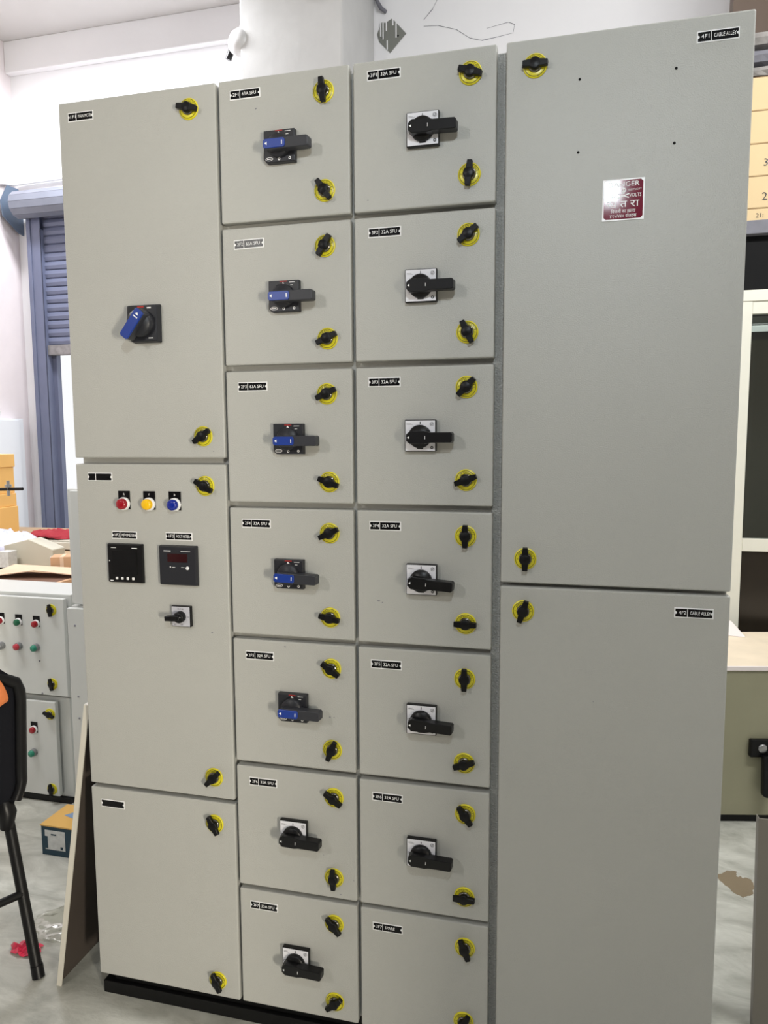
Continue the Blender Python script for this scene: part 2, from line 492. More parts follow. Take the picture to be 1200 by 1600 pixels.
# ------------------------------------------------------------------ wall fittings
lb = thing('wall_lamp', 'milky globe lamp with black holder on the left edge of the pillar', 'lamp', (-1.72, 2.95, 3.86))
put('lamp_globe', MB().lathe([(0.001, 0.05), (0.05, 0.045), (0.085, 0.0), (0.085, -0.04), (0.05, -0.09), (0.02, -0.1), (0.0, -0.1)], 20).mesh('lamp_globe', ['globe']), lb, (-0.01, 0, 0))
put('lamp_holder', MB().tube([(-0.115, 0.0, -0.075), (-0.075, 0.0, 0.01), (-0.06, 0, 0.04)], 0.02, 8).mesh('lamp_holder', ['black_plastic']), lb)
put('lamp_wire', MB().tube([(-0.06, 0, 0.04), (-0.02, 0, 0.12), (0.0, 0.02, 0.3)], 0.006, 6).mesh('lamp_wire', ['white_plastic']), lb)
pt = thing('wall_plate', 'grey diamond shaped plate streaked with white paint high on the wall', 'plate', (-0.94, YB, 4.13))
put('plate_body', MB().prism([(-0.10, 0.02), (-0.085, -0.03), (-0.01, -0.11), (0.10, 0.0), (0.02, 0.09), (-0.0, 0.105), (-0.04, 0.085), (-0.07, 0.09)], -0.008, 0.0).mesh('plate_body', ['plaster_patch'], 0.002), pt)
for x, z0, z1 in [(-0.075, 0.0, 0.09), (-0.058, -0.02, 0.085), (-0.035, 0.03, 0.09), (0.01, 0.06, 0.105), (0.032, -0.02, 0.08), (-0.03, -0.09, -0.03)]:
    put('paint_drip', MB().box(x - 0.004, x + 0.004, -0.0105, -0.0078, z0, z1).mesh('paint_drip', ['wall']), pt)
for x in (-0.06, 0.045):
    put('plate_hole', MB().lathe([(0.006, -0.0085), (0.006, -0.0095), (0.0, -0.0096)], 8, c=(x, -0.01)).mesh('plate_hole', ['void']), pt)
wc = put('cable_stub', MB().tube([(-1.055, YB - 0.03, 4.45), (-1.04, YB - 0.03, 4.36), (-1.005, YB - 0.035, 4.295), (-0.975, YB - 0.01, 4.28)], [0.008, 0.011, 0.014, 0.012], 8).mesh('cable_stub', ['slab']))
tag(wc, 'grey cable stub curling from the wall above the diamond plate', 'cable')

# ------------------------------------------------------------------ the distribution panel
RX, RY = -0.122, 0.22
panel = thing('distribution_panel', 'tall grey steel electrical distribution panel with many doors and switches', 'electrical panel', (RX, RY, 0))
def L(x, y, z): return (x - RX, y - RY, z)
carc = MB()
carc.box(-0.843 - RX, 0.599 - RX, 0.026 - RY, 0.44 - RY, 0.078, 2.190)
put('carcass', carc.mesh('carcass', ['paint'], 0.003), panel)
put('column_strip', MB().box(0.139 - RX, 0.165 - RX, 0.0225 - RY, 0.0262 - RY, 0.08, 2.186).mesh('column_strip', ['hammer']), panel, label='coarse hammered finish strip between the columns')
# base channel (flange at the floor stands proud of the web)
base = MB()
base.box(-0.858 - RX, 0.599 - RX, 0.030 - RY, 0.42 - RY, 0.0, 0.033)
base.box(-0.832 - RX, 0.597 - RX, 0.042 - RY, 0.40 - RY, 0.033, 0.0785)
put('base_channel', base.mesh('base_channel', ['black_steel'], 0.0015), panel, label='black steel base channel')

def door(x0, x1, z0, z1):
    mb = MB().box(-(x1 - x0) / 2, (x1 - x0) / 2, 0, 0.0215, -(z1 - z0) / 2, (z1 - z0) / 2)
    return put('door', mb.mesh('door', ['paint'], 0.0035, 3), panel, L((x0 + x1) / 2, 0, (z0 + z1) / 2))
C1, C2, C3, C4 = (-0.845, -0.455), (-0.448, -0.156), (-0.148, 0.143), (0.161, 0.601)
for z0, z1 in [(1.395, 2.195), (0.589, 1.381), (0.079, 0.579)]:
    door(*C1, z0, z1)
ROWS = [(1.902, 2.195), (1.599, 1.891), (1.297, 1.586), (0.994, 1.284), (0.690, 0.982), (0.383, 0.678), (0.080, 0.372)]
for z0, z1 in ROWS:
    door(*C2, z0, z1)
for z0, z1 in ROWS:
    door(*C3, z0, z1)
for z0, z1 in [(1.140, 2.195), (0.079, 1.132)]:
    door(*C4, z0, z1)

# latches: disc > line, collar, knob, lettering
disc_me = MB().lathe([(0.0226, 0.0), (0.0226, -0.0022), (0.0215, -0.0032), (0.011, -0.0036)], 32).mesh('door_latch', ['yellow'])
line_me = MB().ring(0.0193, 0.0202, -0.0040, 36).mesh('latch_line', ['black_print'], fix=False)
coll_me = MB().lathe([(0.0135, -0.003), (0.0135, -0.0052), (0.0122, -0.0072), (0.0100, -0.0082)], 24).mesh('latch_collar', ['chrome'])
kn = MB()
kn.lathe([(0.0098, -0.006), (0.0112, -0.008), (0.0112, -0.0148), (0.0095, -0.0165), (0.0, -0.017)], 24)
kn.prism([(-0.0245, -0.0052), (-0.010, -0.0068), (0.010, -0.0068), (0.0245, -0.0052), (0.0245, 0.0052), (0.010, 0.0068), (-0.010, 0.0068), (-0.0245, 0.0052)], -0.0162, -0.0068, top=0.96)
knob_me = kn.mesh('latch_knob', ['knob_black'], 0.0008, 1)
lt = MB()
for word, mid, step in (('OPEN', 118, 15), ('CLOSE', 48, 14)):
    for i, ch in enumerate(word):
        a = math.radians(mid - (i - (len(word) - 1) / 2) * step)
        lt.text(ch, 0.0042, 0.0160 * math.cos(a), -0.0041, 0.0160 * math.sin(a), rot=a - math.pi / 2)
for a0 in (180, 0):
    a = math.radians(a0)
    lt.text('*', 0.005, 0.0160 * math.cos(a), -0.0041, 0.0160 * math.sin(a) - 0.001)
lat_let = lt.mesh('latch_lettering', ['black_print'], fix=False)
def latch(x, z, ang, tilt=0):
    d = put('door_latch', disc_me, panel, L(x, 0, z))
    t = -math.radians(tilt)
    put('latch_line', line_me, d)
    put('latch_lettering', lat_let, d, ry=t)
    put('latch_collar', coll_me, d)
    put('latch_knob', knob_me, d, ry=-math.radians(ang))
LAT = [
    (-0.518, 2.147, 168), (-0.507, 1.444, 35), (-0.506, 1.332, 150), (-0.506, 0.641, 45), (-0.508, 0.525, 118), (-0.512, 0.122, 112),
    (-0.211, 2.148, 95), (-0.211, 1.952, 125), (-0.212, 1.840, 57), (-0.209, 1.649, 24), (-0.212, 1.533, 24), (-0.209, 1.344, 160), (-0.210, 1.232, 25),
    (-0.211, 1.044, 168), (-0.210, 0.928, 145), (-0.210, 0.740, 68), (-0.208, 0.627, 145), (-0.210, 0.434, 92), (-0.211, 0.320, 130), (-0.212, 0.126, 40),
    (0.092, 2.147, 162), (0.091, 1.957, 84), (0.090, 1.842, 38), (0.089, 1.651, 115), (0.088, 1.541, 45), (0.088, 1.351, 20), (0.088, 1.234, 90),
    (0.089, 1.048, 180), (0.088, 0.928, 90), (0.088, 0.741, 20), (0.091, 0.626, 125), (0.090, 0.435, 0), (0.092, 0.316, 112), (0.090, 0.139, 60),
    (0.216, 2.145, 178), (0.211, 1.191, 90), (0.208, 1.082, 72)]
for x, z, a in LAT:
    latch(x, z, a, (x * 977) % 14 - 7)

# engraved nameplates
def nameplate(x, z, a, b, w=0.070, h=0.0205, tilt=0.0):
    p = put('nameplate', MB().box(-w / 2, w / 2, -0.0012, 0, -h / 2, h / 2).mesh('nameplate', ['white_plastic'], 0.0006, 1), panel, L(x, 0, z), ry=-math.radians(tilt))
    iw, ih = w / 2 - 0.0022, h / 2 - 0.0024
    r = 0.0028
    notch_r = [(iw - r * 1.15 * math.cos(t), r * math.sin(t)) for t in (-1.57, -0.8, 0, 0.8, 1.57)]
    notch_l = [(-iw + r * 1.15 * math.cos(t), r * math.sin(t)) for t in (1.57, 0.8, 0, -0.8, -1.57)]
    poly = [(-iw, -ih), (iw, -ih)] + notch_r + [(iw, ih), (-iw, ih)] + notch_l
    put('plate_film', MB().prism(poly, -0.0017, -0.0011).mesh('plate_film', ['black_gloss']), p)
    t = MB()
    lx = -w / 2 + w * 0.34
    if a is not None:
        t.box(lx - 0.0005, lx + 0.0005, -0.0021, -0.0016, -ih, ih)
    if a:
        t.text(a, 0.0068, (-iw + 0.004 + lx) / 2, -0.0019, 0, width=min(0.0135, lx + iw - 0.006))
        wd = min(iw - lx - 0.008, 0.0046 * len(b))
        t.text(b, 0.0068, lx + 0.0045, -0.0019, 0, width=wd, align='LEFT')
    if t.v:
        put('lettering', t.mesh('lettering', ['white_print'], fix=False), p)
nameplate(-0.787, 2.161, '1F1', 'MAIN MCCB', 0.066)
nameplate(-0.779, 1.350, '', '', 0.066)
nameplate(-0.784, 0.540, None, None, 0.066)
nameplate(-0.720, 1.213, '1F2', 'MFM METER', 0.067, 0.019)
nameplate(-0.577, 1.214, '1F2', 'VOLT METER', 0.069, 0.019)
PL2 = [(-0.386, 2.163), (-0.385, 1.856), (-0.384, 1.552), (-0.383, 1.249), (-0.382, 0.945), (-0.381, 0.643), (-0.386, 0.335)]
for i, (x, z) in enumerate(PL2):
    nameplate(x, z, '2F%d' % (i + 1), ('63A SFU' if i < 3 else '32A SFU'), tilt=(0, 1.0, 0, -0.4, 0, 0, 0)[i])
PL3 = [(-0.083, 2.166), (-0.083, 1.859), (-0.085, 1.555), (-0.085, 1.251), (-0.084, 0.946), (-0.083, 0.642), (-0.084, 0.332)]
for i, (x, z) in enumerate(PL3):
    nameplate(x, z, '3F%d' % (i + 1), ('32A SFU' if i < 6 else 'SPARE'))
nameplate(0.539, 2.158, '4F1', 'CABLE ALLEY', 0.072)
nameplate(0.536, 1.095, '4F2', 'CABLE ALLEY', 0.072)

# rotary switches, white faced
wp_me = MB().box(-0.033, 0.033, -0.0125, 0, -0.033, 0.033).mesh('rotary_switch', ['black_plastic'], 0.0018, 2)
wf_me = MB().box(-0.0312, 0.0312, -0.0131, -0.012, -0.0312, 0.0312).mesh('switch_face', ['silver_face'])
pr = MB()
pr.box(-0.0008, 0.0008, -0.0136, -0.0130, 0.0235, 0.0285)
pr.ring(0.0016, 0.0024, -0.0134, 16, c=(-0.0275, 0))
pr.ring(0.0036, 0.0042, -0.0134, 20, c=(0.0245, 0.0235))
pr.box(0.0222, 0.0230, -0.0136, -0.0130, 0.0215, 0.0255).box(0.0222, 0.0250, -0.0136, -0.0130, 0.0213, 0.0221).box(0.0243, 0.0270, -0.0136, -0.0130, 0.0250, 0.0257).box(0.0253, 0.0261, -0.0136, -0.0130, 0.0215, 0.0252)
pr.ring(0.0014, 0.0032, -0.0134, 16, c=(0.0245, -0.0245))
pr.box(-0.0065, 0.0065, -0.0138, -0.0130, -0.0275, -0.0245)
pr.box(-0.0285, -0.019, -0.0136, -0.0132, 0.0245, 0.0249).box(-0.0285, -0.0155, -0.0136, -0.0132, 0.0225, 0.0228)
wpr_me = pr.mesh('switch_print', ['black_print'])
boss_me = MB().lathe([(0.0240, -0.012), (0.0240, -0.020), (0.0215, -0.0235), (0.0, -0.024)], 28, c=(0, -0.002)).mesh('switch_boss', ['black_plastic'])
def grip_poly(l, r, hw, hb):
    return [(l, -hw * 0.6), (l + 0.008, -hb), (0.012, -hb), (0.024, -hw), (r - 0.003, -hw), (r, -hw + 0.003), (r, hw - 0.003), (r - 0.003, hw), (0.024, hw), (0.012, hb), (l + 0.008, hb), (l, hw * 0.6)]
wg_me = MB().prism(grip_poly(-0.026, 0.072, 0.0108, 0.0135), -0.039, -0.018, top=0.97).mesh('switch_grip', ['black_plastic'], 0.0012, 2)
mk = MB()
mk.box(0.0145, 0.0153, -0.0398, -0.0388, -0.0032, 0.0032)
wm_me = mk.mesh('grip_mark', ['white_print'])
wa_me = MB().add([(-0.0222, -0.0397, 0), (-0.0178, -0.0397, -0.0024), (-0.0178, -0.0397, 0.0024)], [(0, 1, 2)]).mesh('grip_arrow', ['white_print'])
SW3 = [(-0.001, 2.049), (-0.005, 1.746), (-0.006, 1.443), (-0.004, 1.140), (-0.004, 0.833), (-0.004, 0.528)]
for i, (x, z) in enumerate(SW3 + [(-0.304, 0.531), (-0.304, 0.217)]):
    s = put('rotary_switch', wp_me, panel, L(x, 0, z))
    put('switch_face', wf_me, s); put('switch_print', wpr_me, s)
    put('switch_boss', boss_me, s)
    t = math.radians((1.5, 0, 0, 4, 3, 2, 2, 2)[i])
    gp = (0, 0, -0.0040)
    put('switch_grip', wg_me, s, gp, ry=t); put('grip_mark', wm_me, s, gp, ry=t); put('grip_arrow', wa_me, s, gp, ry=t)

# rotary switches with blue insert
bp_me = MB().prism([(-0.035, -0.026), (-0.028, -0.033), (0.034, -0.033), (0.035, -0.032), (0.035, 0.032), (0.034, 0.033), (-0.034, 0.033), (-0.035, 0.032)], -0.0135, 0, top=0.985).mesh('rotary_switch', ['grey_plastic'], 0.0016, 2)
bb_me = MB().lathe([(0.0245, -0.013), (0.0245, -0.020), (0.022, -0.0235), (0.0, -0.024)], 28).mesh('switch_boss', ['grey_plastic'])
bg_me = MB().prism(grip_poly(-0.024, 0.074, 0.0112, 0.0118), -0.039, -0.018, top=0.97).mesh('switch_grip', ['grip_grey'], 0.0014, 2)
bi = MB().prism([(-0.0245, -0.006), (-0.0215, -0.0092), (0.020, -0.0092), (0.023, -0.006), (0.023, 0.006), (0.020, 0.0092), (-0.0215, 0.0092), (-0.0245, 0.006)], -0.0412, -0.038)
bi_me = bi.mesh('grip_insert', ['blue_plastic'], 0.0008, 2)
bm_ = MB()
ba_me = MB().add([(-0.021, -0.0416, 0), (-0.0155, -0.0416, -0.0034), (-0.0155, -0.0416, 0.0034)], [(0, 1, 2)]).mesh('grip_arrow', ['white_print'])
bm_.box(0.0162, 0.0178, -0.0418, -0.0412, -0.0040, 0.0040)
bm_me = bm_.mesh('grip_mark', ['white_print'])
bq = MB()
bq.box(0.0135, 0.026, -0.0141, -0.0134, 0.0275, 0.0285).box(0.0155, 0.0215, -0.0141, -0.0134, 0.0215, 0.0225)
bq.add([(-0.001, -0.0140, 0.0285), (-0.0035, -0.0140, 0.0245), (0.0035, -0.0140, 0.0245)], [(0, 1, 2)])
bq.ring(0.0015, 0.0028, -0.0140, 14, c=(0.0235, -0.0260)).ring(0.0015, 0.0028, -0.0140, 14, c=(0.0, -0.0265))
vs, fs = [], []
for i in range(24):
    a = 2 * math.pi * i / 24
    vs += [(-0.022 + 0.0085 * math.cos(a), -0.0140, -0.0255 + 0.0036 * math.sin(a)), (-0.022 + 0.0075 * math.cos(a), -0.0140, -0.0255 + 0.0028 * math.sin(a))]
fs = [(2 * i, 2 * i + 1, (2 * i + 3) % 48, (2 * i + 2) % 48) for i in range(24)]
bq.add(vs, fs)
bq.box(-0.027, -0.017, -0.0142, -0.0138, -0.0262, -0.0248)
bq_me = bq.mesh('switch_print', ['white_print'])
red_me = MB().box(-0.008, 0.008, -0.0141, -0.0134, 0.0292, 0.0312).mesh('red_mark', ['red_print'])
SW2 = [(-0.306, 2.046), (-0.302, 1.740), (-0.298, 1.437), (-0.303, 1.139), (-0.300, 0.833)]
for i, (x, z) in enumerate(SW2):
    s = put('rotary_switch', bp_me, panel, L(x, 0, z), label='charcoal rotary switch with blue insert in its grip')
    put('switch_boss', bb_me, s); put('switch_print', bq_me, s); put('red_mark', red_me, s)
    t = math.radians((0, 0, 0, 2, 1)[i])
    gp = (0, 0, -0.0040)
    put('switch_grip', bg_me, s, gp, ry=t); put('grip_insert', bi_me, s, gp, ry=t); put('grip_mark', bm_me, s, gp, ry=t); put('grip_arrow', ba_me, s, gp, ry=t)

# main breaker handle, turned half way
s = put('main_switch', MB().prism([(-0.040, -0.030), (-0.030, -0.043), (0.040, -0.043), (0.041, 0.043), (-0.040, 0.043)], -0.018, 0, top=0.93).mesh('main_switch', ['grey_plastic'], 0.003, 2), panel, L(-0.641, 0, 1.697), label='charcoal main breaker handle with blue grip turned half way')
put('switch_boss', MB().lathe([(0.031, -0.017), (0.031, -0.028), (0.027, -0.036), (0.0, -0.037)], 28).mesh('switch_boss', ['grey_plastic']), s)
put('switch_grip', MB().prism([(-0.040, -0.012), (0.028, -0.013), (0.031, -0.008), (0.031, 0.008), (0.028, 0.013), (-0.040, 0.012), (-0.044, 0.006), (-0.044, -0.006)], -0.050, -0.028, top=0.97).mesh('switch_grip', ['grip_grey'], 0.002, 2), s, ry=-math.radians(52))
put('grip_insert', MB().prism([(-0.043, -0.008), (-0.039, -0.0115), (0.026, -0.0115), (0.029, -0.007), (0.029, 0.007), (0.026, 0.0115), (-0.039, 0.0115), (-0.043, 0.008)], -0.0545, -0.0495).mesh('grip_insert', ['blue_plastic'], 0.0015, 2), s, ry=-math.radians(52), label='blue grip insert')
g = MB().box(0.010, 0.012, -0.0551, -0.0544, -0.006, 0.006)
g.add([(0.022, -0.0549, 0), (0.0165, -0.0549, 0.005), (0.0165, -0.0549, -0.005)], [(0, 1, 2)])
put('grip_mark', g.mesh('grip_mark', ['white_print']), s, ry=-math.radians(52))
put('red_mark', MB().box(-0.010, 0.006, -0.0186, -0.0178, 0.034, 0.0375).mesh('red_mark', ['red_print']), s)
put('switch_print', MB().box(0.014, 0.024, -0.0186, -0.0178, 0.032, 0.0345).box(0.016, 0.027, -0.0186, -0.0178, -0.034, -0.0325).mesh('switch_print', ['white_print']), s)

# voltmeter selector
s = put('selector_switch', MB().box(-0.0245, 0.0245, -0.011, 0, -0.0245, 0.0245).mesh('selector_switch', ['black_plastic'], 0.0015, 2), panel, L(-0.573, 0, 1.028), label='small selector switch with silver face')
put('switch_face', MB().box(-0.0228, 0.0228, -0.0116, -0.010, -0.0228, 0.0228).mesh('switch_face', ['grey_face']), s)
put('switch_print', MB().text('R-Y-B', 0.0035, 0.0, -0.0119, 0.0175, width=0.014).text('OFF', 0.0028, 0.002, -0.0119, -0.0195).text('RN', 0.0028, -0.015, -0.0119, -0.0195).box(0.0165, 0.0215, -0.0120, -0.0116, -0.0004, 0.0004).mesh('switch_print', ['black_print']), s)
k_ = MB().lathe([(0.0135, -0.011), (0.0135, -0.022), (0.0115, -0.026), (0.0, -0.0265)], 24)
k_.prism([(-0.031, -0.0055), (-0.008, -0.0065), (0.006, -0.005), (0.006, 0.005), (-0.008, 0.0065), (-0.031, 0.0055)], -0.0325, -0.020)
put('switch_grip', k_.mesh('switch_grip', ['black_plastic'], 0.001, 1), s, ry=-math.radians(4))
put('grip_mark', MB().box(0.000, 0.007, -0.0272, -0.0262, -0.0011, 0.0011).mesh('grip_mark', ['white_print']), s, ry=-math.radians(14))

# indicator lamps
def lamp(parent, loc, lens, letter, w=0.031, top=0.030, label=None):
    p = put('indicator_lamp', MB().lathe([(0.0155, 0.0), (0.0155, -0.006), (0.0140, -0.0080), (0.0120, -0.0083)], 28).mesh('indicator_lamp', ['white_plastic']), parent, loc, label=label)
    put('lamp_lens', MB().lathe([(0.0125, -0.007), (0.0127, -0.015), (0.0115, -0.0182), (0.007, -0.0196), (0.0, -0.020)], 24).mesh('lamp_lens', [lens]), p)
    if letter is not None:
        put('legend_plate', MB().box(-w / 2, w / 2, -0.0018, 0, -0.013, top).mesh('legend_plate', ['black_gloss'], 0.0005, 1), p)
        if letter:
            put('legend_letter', MB().text(letter, 0.005, 0, -0.0021, top - 0.008).mesh('legend_letter', ['white_print'], fix=False), p)
    return p
lamp(panel, L(-0.716, 0, 1.288), 'lamp_red', 'R', label='red phase indicator lamp with black legend plate')
lamp(panel, L(-0.650, 0, 1.288), 'lamp_yellow', 'Y', label='yellow phase indicator lamp with black legend plate')
lamp(panel, L(-0.584, 0, 1.288), 'lamp_blue', 'B', label='blue phase indicator lamp with black legend plate')

# multifunction meter
m_ = put('panel_meter', MB().prism([(-0.047, -0.047), (0.047, -0.047), (0.047, 0.047), (-0.047, 0.047)], -0.010, 0, top=0.97).mesh('panel_meter', ['black_plastic'], 0.002, 2), panel, L(-0.716, 0, 1.147), label='square black multifunction meter with four small buttons')
put('meter_screen', MB().box(-0.033, 0.033, -0.0112, -0.0095, -0.026, 0.032).mesh('meter_screen', ['lcd'], 0.0008, 1), m_)
for k in range(4):
    put('meter_button', MB().box(-0.003, 0.003, -0.0116, -0.0098, -0.003, 0.003).mesh('meter_button', ['white_plastic'], 0.0006, 1), m_, (-0.022 + 0.0145 * k, 0, -0.0355))
put('meter_print', MB().box(-0.035, -0.022, -0.0106, -0.0100, 0.0365, 0.0375).box(0.020, 0.034, -0.0106, -0.0100, 0.0360, 0.0378).box(-0.040, -0.032, -0.0106, -0.0100, -0.0425, -0.0405).box(-0.0415, -0.0395, -0.0106, -0.0100, 0.0045, 0.0070).mesh('meter_print', ['white_print']), m_)
# volt meter
m_ = put('panel_meter', MB().prism([(-0.0485, -0.047), (0.0485, -0.047), (0.0485, 0.047), (-0.0485, 0.047)], -0.012, 0, top=0.96).mesh('panel_meter', ['grey_plastic'], 0.002, 2), panel, L(-0.577, 0, 1.147), label='square charcoal volt meter with dark red display')
put('meter_display', MB().box(-0.025, 0.026, -0.0131, -0.0115, 0.0085, 0.0285).mesh('meter_display', ['display'], 0.0006, 1), m_)
put('meter_button', MB().lathe([(0.0042, -0.0115), (0.0042, -0.0135), (0.0032, -0.0142), (0.0, -0.0143)], 16, c=(0.026, -0.0045)).mesh('meter_button', ['white_plastic']), m_)
put('meter_print', MB().box(-0.034, -0.016, -0.0127, -0.0119, 0.0335, 0.0352).box(0.010, 0.034, -0.0127, -0.0119, 0.0335, 0.0345).lathe([(0.0016, -0.0118), (0.0016, -0.0126), (0, -0.0126)], 10, c=(-0.018, -0.003)).box(-0.013, -0.006, -0.0127, -0.0119, -0.004, -0.003).box(0.010, 0.018, -0.0127, -0.0119, -0.0035, -0.0028).mesh('meter_print', ['white_print']), m_)

# danger sign
sg = put('danger_sign', MB().box(-0.038, 0.038, -0.0015, 0, -0.038, 0.038).mesh('danger_sign', ['white_plastic'], 0.0005, 1), panel, L(0.3835, 0, 1.885), label='square maroon and white danger sign in two scripts')
iw = 0.0352
c_ = 0.004
poly = [(-iw + c_, -iw), (iw - c_, -iw), (iw, -iw + c_), (iw, iw - c_), (iw - c_, iw), (-iw + c_, iw), (-iw, iw - c_), (-iw, -iw + c_)]
put('sign_field', MB().prism(poly, -0.0021, -0.0014).mesh('sign_field', ['sign_red']), sg)
Y = -0.0024
tx = MB()
tx.text('DANGER', 0.0088, 0, Y, 0.0275, width=0.056)
tx.text('440', 0.0066, -0.0215, Y, 0.0068, width=0.0175)
tx.text('VOLTS', 0.0066, 0.0215, Y, 0.0068, width=0.0215)
tx.text('ELECTRICITY', 0.0030, 0.0205, Y, 0.0168, width=0.0235)
tx.text('HIGH', 0.0030, -0.0215, Y, 0.0168, width=0.014)
tx.text('\u0916', 0.0125, -0.0205, Y, -0.0085, width=0.0175)
tx.text('\u0924', 0.0125, 0.0005, Y, -0.0085, width=0.0125)
tx.text('\u0930\u093e', 0.0125, 0.0205, Y, -0.0085, width=0.0165)
tx.text('\u093f\u092c\u091c\u0932\u0940 \u0915\u093e \u0916\u0924\u0930\u093e', 0.0060, 0.0, Y, -0.0215, width=0.044)
tx.text('\u096a\u0967\u096b/\u096a\u096a\u0966 \u0935\u094b\u0932\u091f\u0938', 0.0060, 0.0, Y, -0.0300, width=0.048)
# skull and crossed bones
def bar(mb, x0, z0, x1, z1, w, y):
    d = Vector((x1 - x0, 0, z1 - z0)).normalized(); nn = Vector((-d.z, 0, d.x)) * w
    a, b = Vector((x0, y, z0)), Vector((x1, y, z1))
    mb.add([a - nn, b - nn, b + nn, a + nn], [(0, 1, 2, 3)])
sk = [(0.0045 * math.cos(t), 0.0165 + 0.0046 * math.sin(t)) for t in [2 * math.pi * i / 16 for i in range(16)]]
tx.add([(x, Y, z) for x, z in sk], [tuple(range(16))])
tx.box(-0.0022, 0.0022, Y, Y + 0.0001, 0.0100, 0.0130)
bar(tx, -0.0100, 0.0030, 0.0100, 0.0100, 0.0010, Y)
bar(tx, -0.0100, 0.0100, 0.0100, 0.0030, 0.0010, Y - 0.0001)
put('lettering', tx.mesh('lettering', ['white_print'], fix=False), sg)
ey = MB()
for x in (-0.0017, 0.0017):
    ey.add([(x + 0.0011 * math.cos(t), Y - 0.0002, 0.0170 + 0.0012 * math.sin(t)) for t in [2 * math.pi * i / 10 for i in range(10)]], [tuple(range(10))])
put('skull_eye', ey.mesh('skull_eye', ['sign_red'], fix=False), sg)

# drilled holes in the cable alley door, paint chips
for x, z in [(0.299, 2.111), (0.470, 2.110), (0.299, 1.979), (0.471, 1.979)]:
    put('drilled_hole', MB().lathe([(0.0026, 0.0), (0.0026, -0.0003), (0.0, -0.0003)], 10).mesh('drilled_hole', ['void']), panel, L(x, 0, z))
ch = MB()
rc = random.Random(11)
for x, z, w in [(-0.362, 2.131, 0.006), (-0.163, 0.433, 0.004), (-0.215, 0.815, 0.006), (-0.206, 0.815, 0.004), (-0.100, 1.087, 0.007), (-0.092, 1.084, 0.005), (-0.5, 0.992, 0.006), (0.191, 1.193, 0.006), (0.196, 1.187, 0.005), (0.34, 1.47, 0.004), (0.352, 0.9, 0.003), (-0.195, 0.395, 0.005), (-0.32, 0.97, 0.006), (-0.12, 1.55, 0.003), (-0.483, 1.41, 0.003), (-0.118, 1.925, 0.004), (-0.235, 0.485, 0.003)]:
    pts = [(x + w * rc.uniform(0.3, 0.6) * math.cos(t), -0.0003, z + w * 0.5 * rc.uniform(0.3, 0.6) * math.sin(t)) for t in [i * math.pi / 3 for i in range(6)]]
    ch.add([L(*p) for p in pts], [tuple(range(6))])
cho = put('paint_chip', ch.mesh('paint_chip', ['slab'], fix=False), panel, label='small scuffs and chips in the door paint')
cho['kind'] = 'stuff'

for o in list(panel.children):
    for c in o.children:
        if c.name.split('.')[0] in ('switch_print', 'meter_print'):
            c['kind'] = 'stuff'

# ------------------------------------------------------------------ generic enclosure builder
def enclosure(name, label, cat, x0, x1, y0, y1, z0, z1, m, dx0=0.0, dx1=0.0, group=None, lip=0.012, doorname='door'):
    t = thing(name, label, cat, ((x0 + x1) / 2, (y0 + y1) / 2, z0), group=group)
    hx, hy, h = (x1 - x0) / 2, (y1 - y0) / 2, z1 - z0
    put('body', MB().box(-hx, hx, -hy + 0.028, hy, 0, h).mesh('body', [m], 0.003, 2), t)
    put('gasket', MB().box(-hx + dx0 + 0.012, hx - dx1 - 0.012, -hy + 0.018, -hy + 0.028, lip + 0.012, h - lip - 0.012).mesh('gasket', ['void']), t)
    put('door', MB().box(-hx + dx0, hx - dx1, -hy, -hy + 0.019, lip, h - lip).mesh('door', [m], 0.003, 2), t)
    return t
def rel(t, x, y, z):
    return (x - t.location.x, y - t.location.y, z - t.location.z)
def small_latch(t, x, y, z, ang):
    d = put('door_latch', disc_me, t, rel(t, x, y, z))
    put('latch_collar', coll_me, d); put('latch_knob', knob_me, d, ry=-math.radians(ang))
    put('latch_line', line_me, d)

# two control boxes stacked at the left
YE = 0.845
ub = enclosure('control_box', 'grey control box with six lamps and buttons, stacked on another box', 'enclosure', -2.15, -1.557, YE, 1.075, 0.432, 0.842, 'box_paint', 0.0, 0.012)
lbx = enclosure('control_box', 'grey control box on the floor under the six lamp box', 'enclosure', -2.15, -1.585, YE, 1.075, 0.022, 0.430, 'box_paint', 0.0, 0.045)
put('plinth', MB().box(-0.275, 0.275, -0.10, 0.11, -0.022, 0.0).mesh('plinth', ['black_steel']), lbx)
small_latch(ub, -1.624, YE, 0.785, 95); small_latch(ub, -1.636, YE, 0.492, 100)
small_latch(lbx, -1.655, YE, 0.369, 160); small_latch(lbx, -1.663, YE, 0.062, 95)
for x, z, ln in [(-1.775, 0.730, 'lamp_green'), (-1.694, 0.728, 'lamp_red'), (-1.856, 0.732, 'lamp_red')]:
    lamp(ub, rel(ub, x, YE, z), ln, '')
for x, z, ln in [(-1.779, 0.634, 'btn_red'), (-1.700, 0.634, 'btn_green'), (-1.859, 0.631, 'btn_grey')]:
    p = put('push_button', MB().lathe([(0.0150, 0), (0.0150, -0.012), (0.0135, -0.015)], 24).mesh('push_button', ['btn_grey']), ub, rel(ub, x, YE, z))
    put('button_cap', MB().lathe([(0.0125, -0.012), (0.0125, -0.022), (0.0, -0.0225)], 24).mesh('button_cap', [ln]), p)
lamp(lbx, rel(lbx, -1.731, YE, 0.301), 'lamp_red', '')
p = put('push_button', MB().lathe([(0.0150, 0), (0.0150, -0.012), (0.0135, -0.015)], 24).mesh('push_button', ['btn_grey']), lbx, rel(lbx, -1.737, YE, 0.207))
put('button_cap', MB().lathe([(0.0125, -0.012), (0.0125, -0.022), (0.0, -0.0225)], 24).mesh('button_cap', ['btn_green']), p)
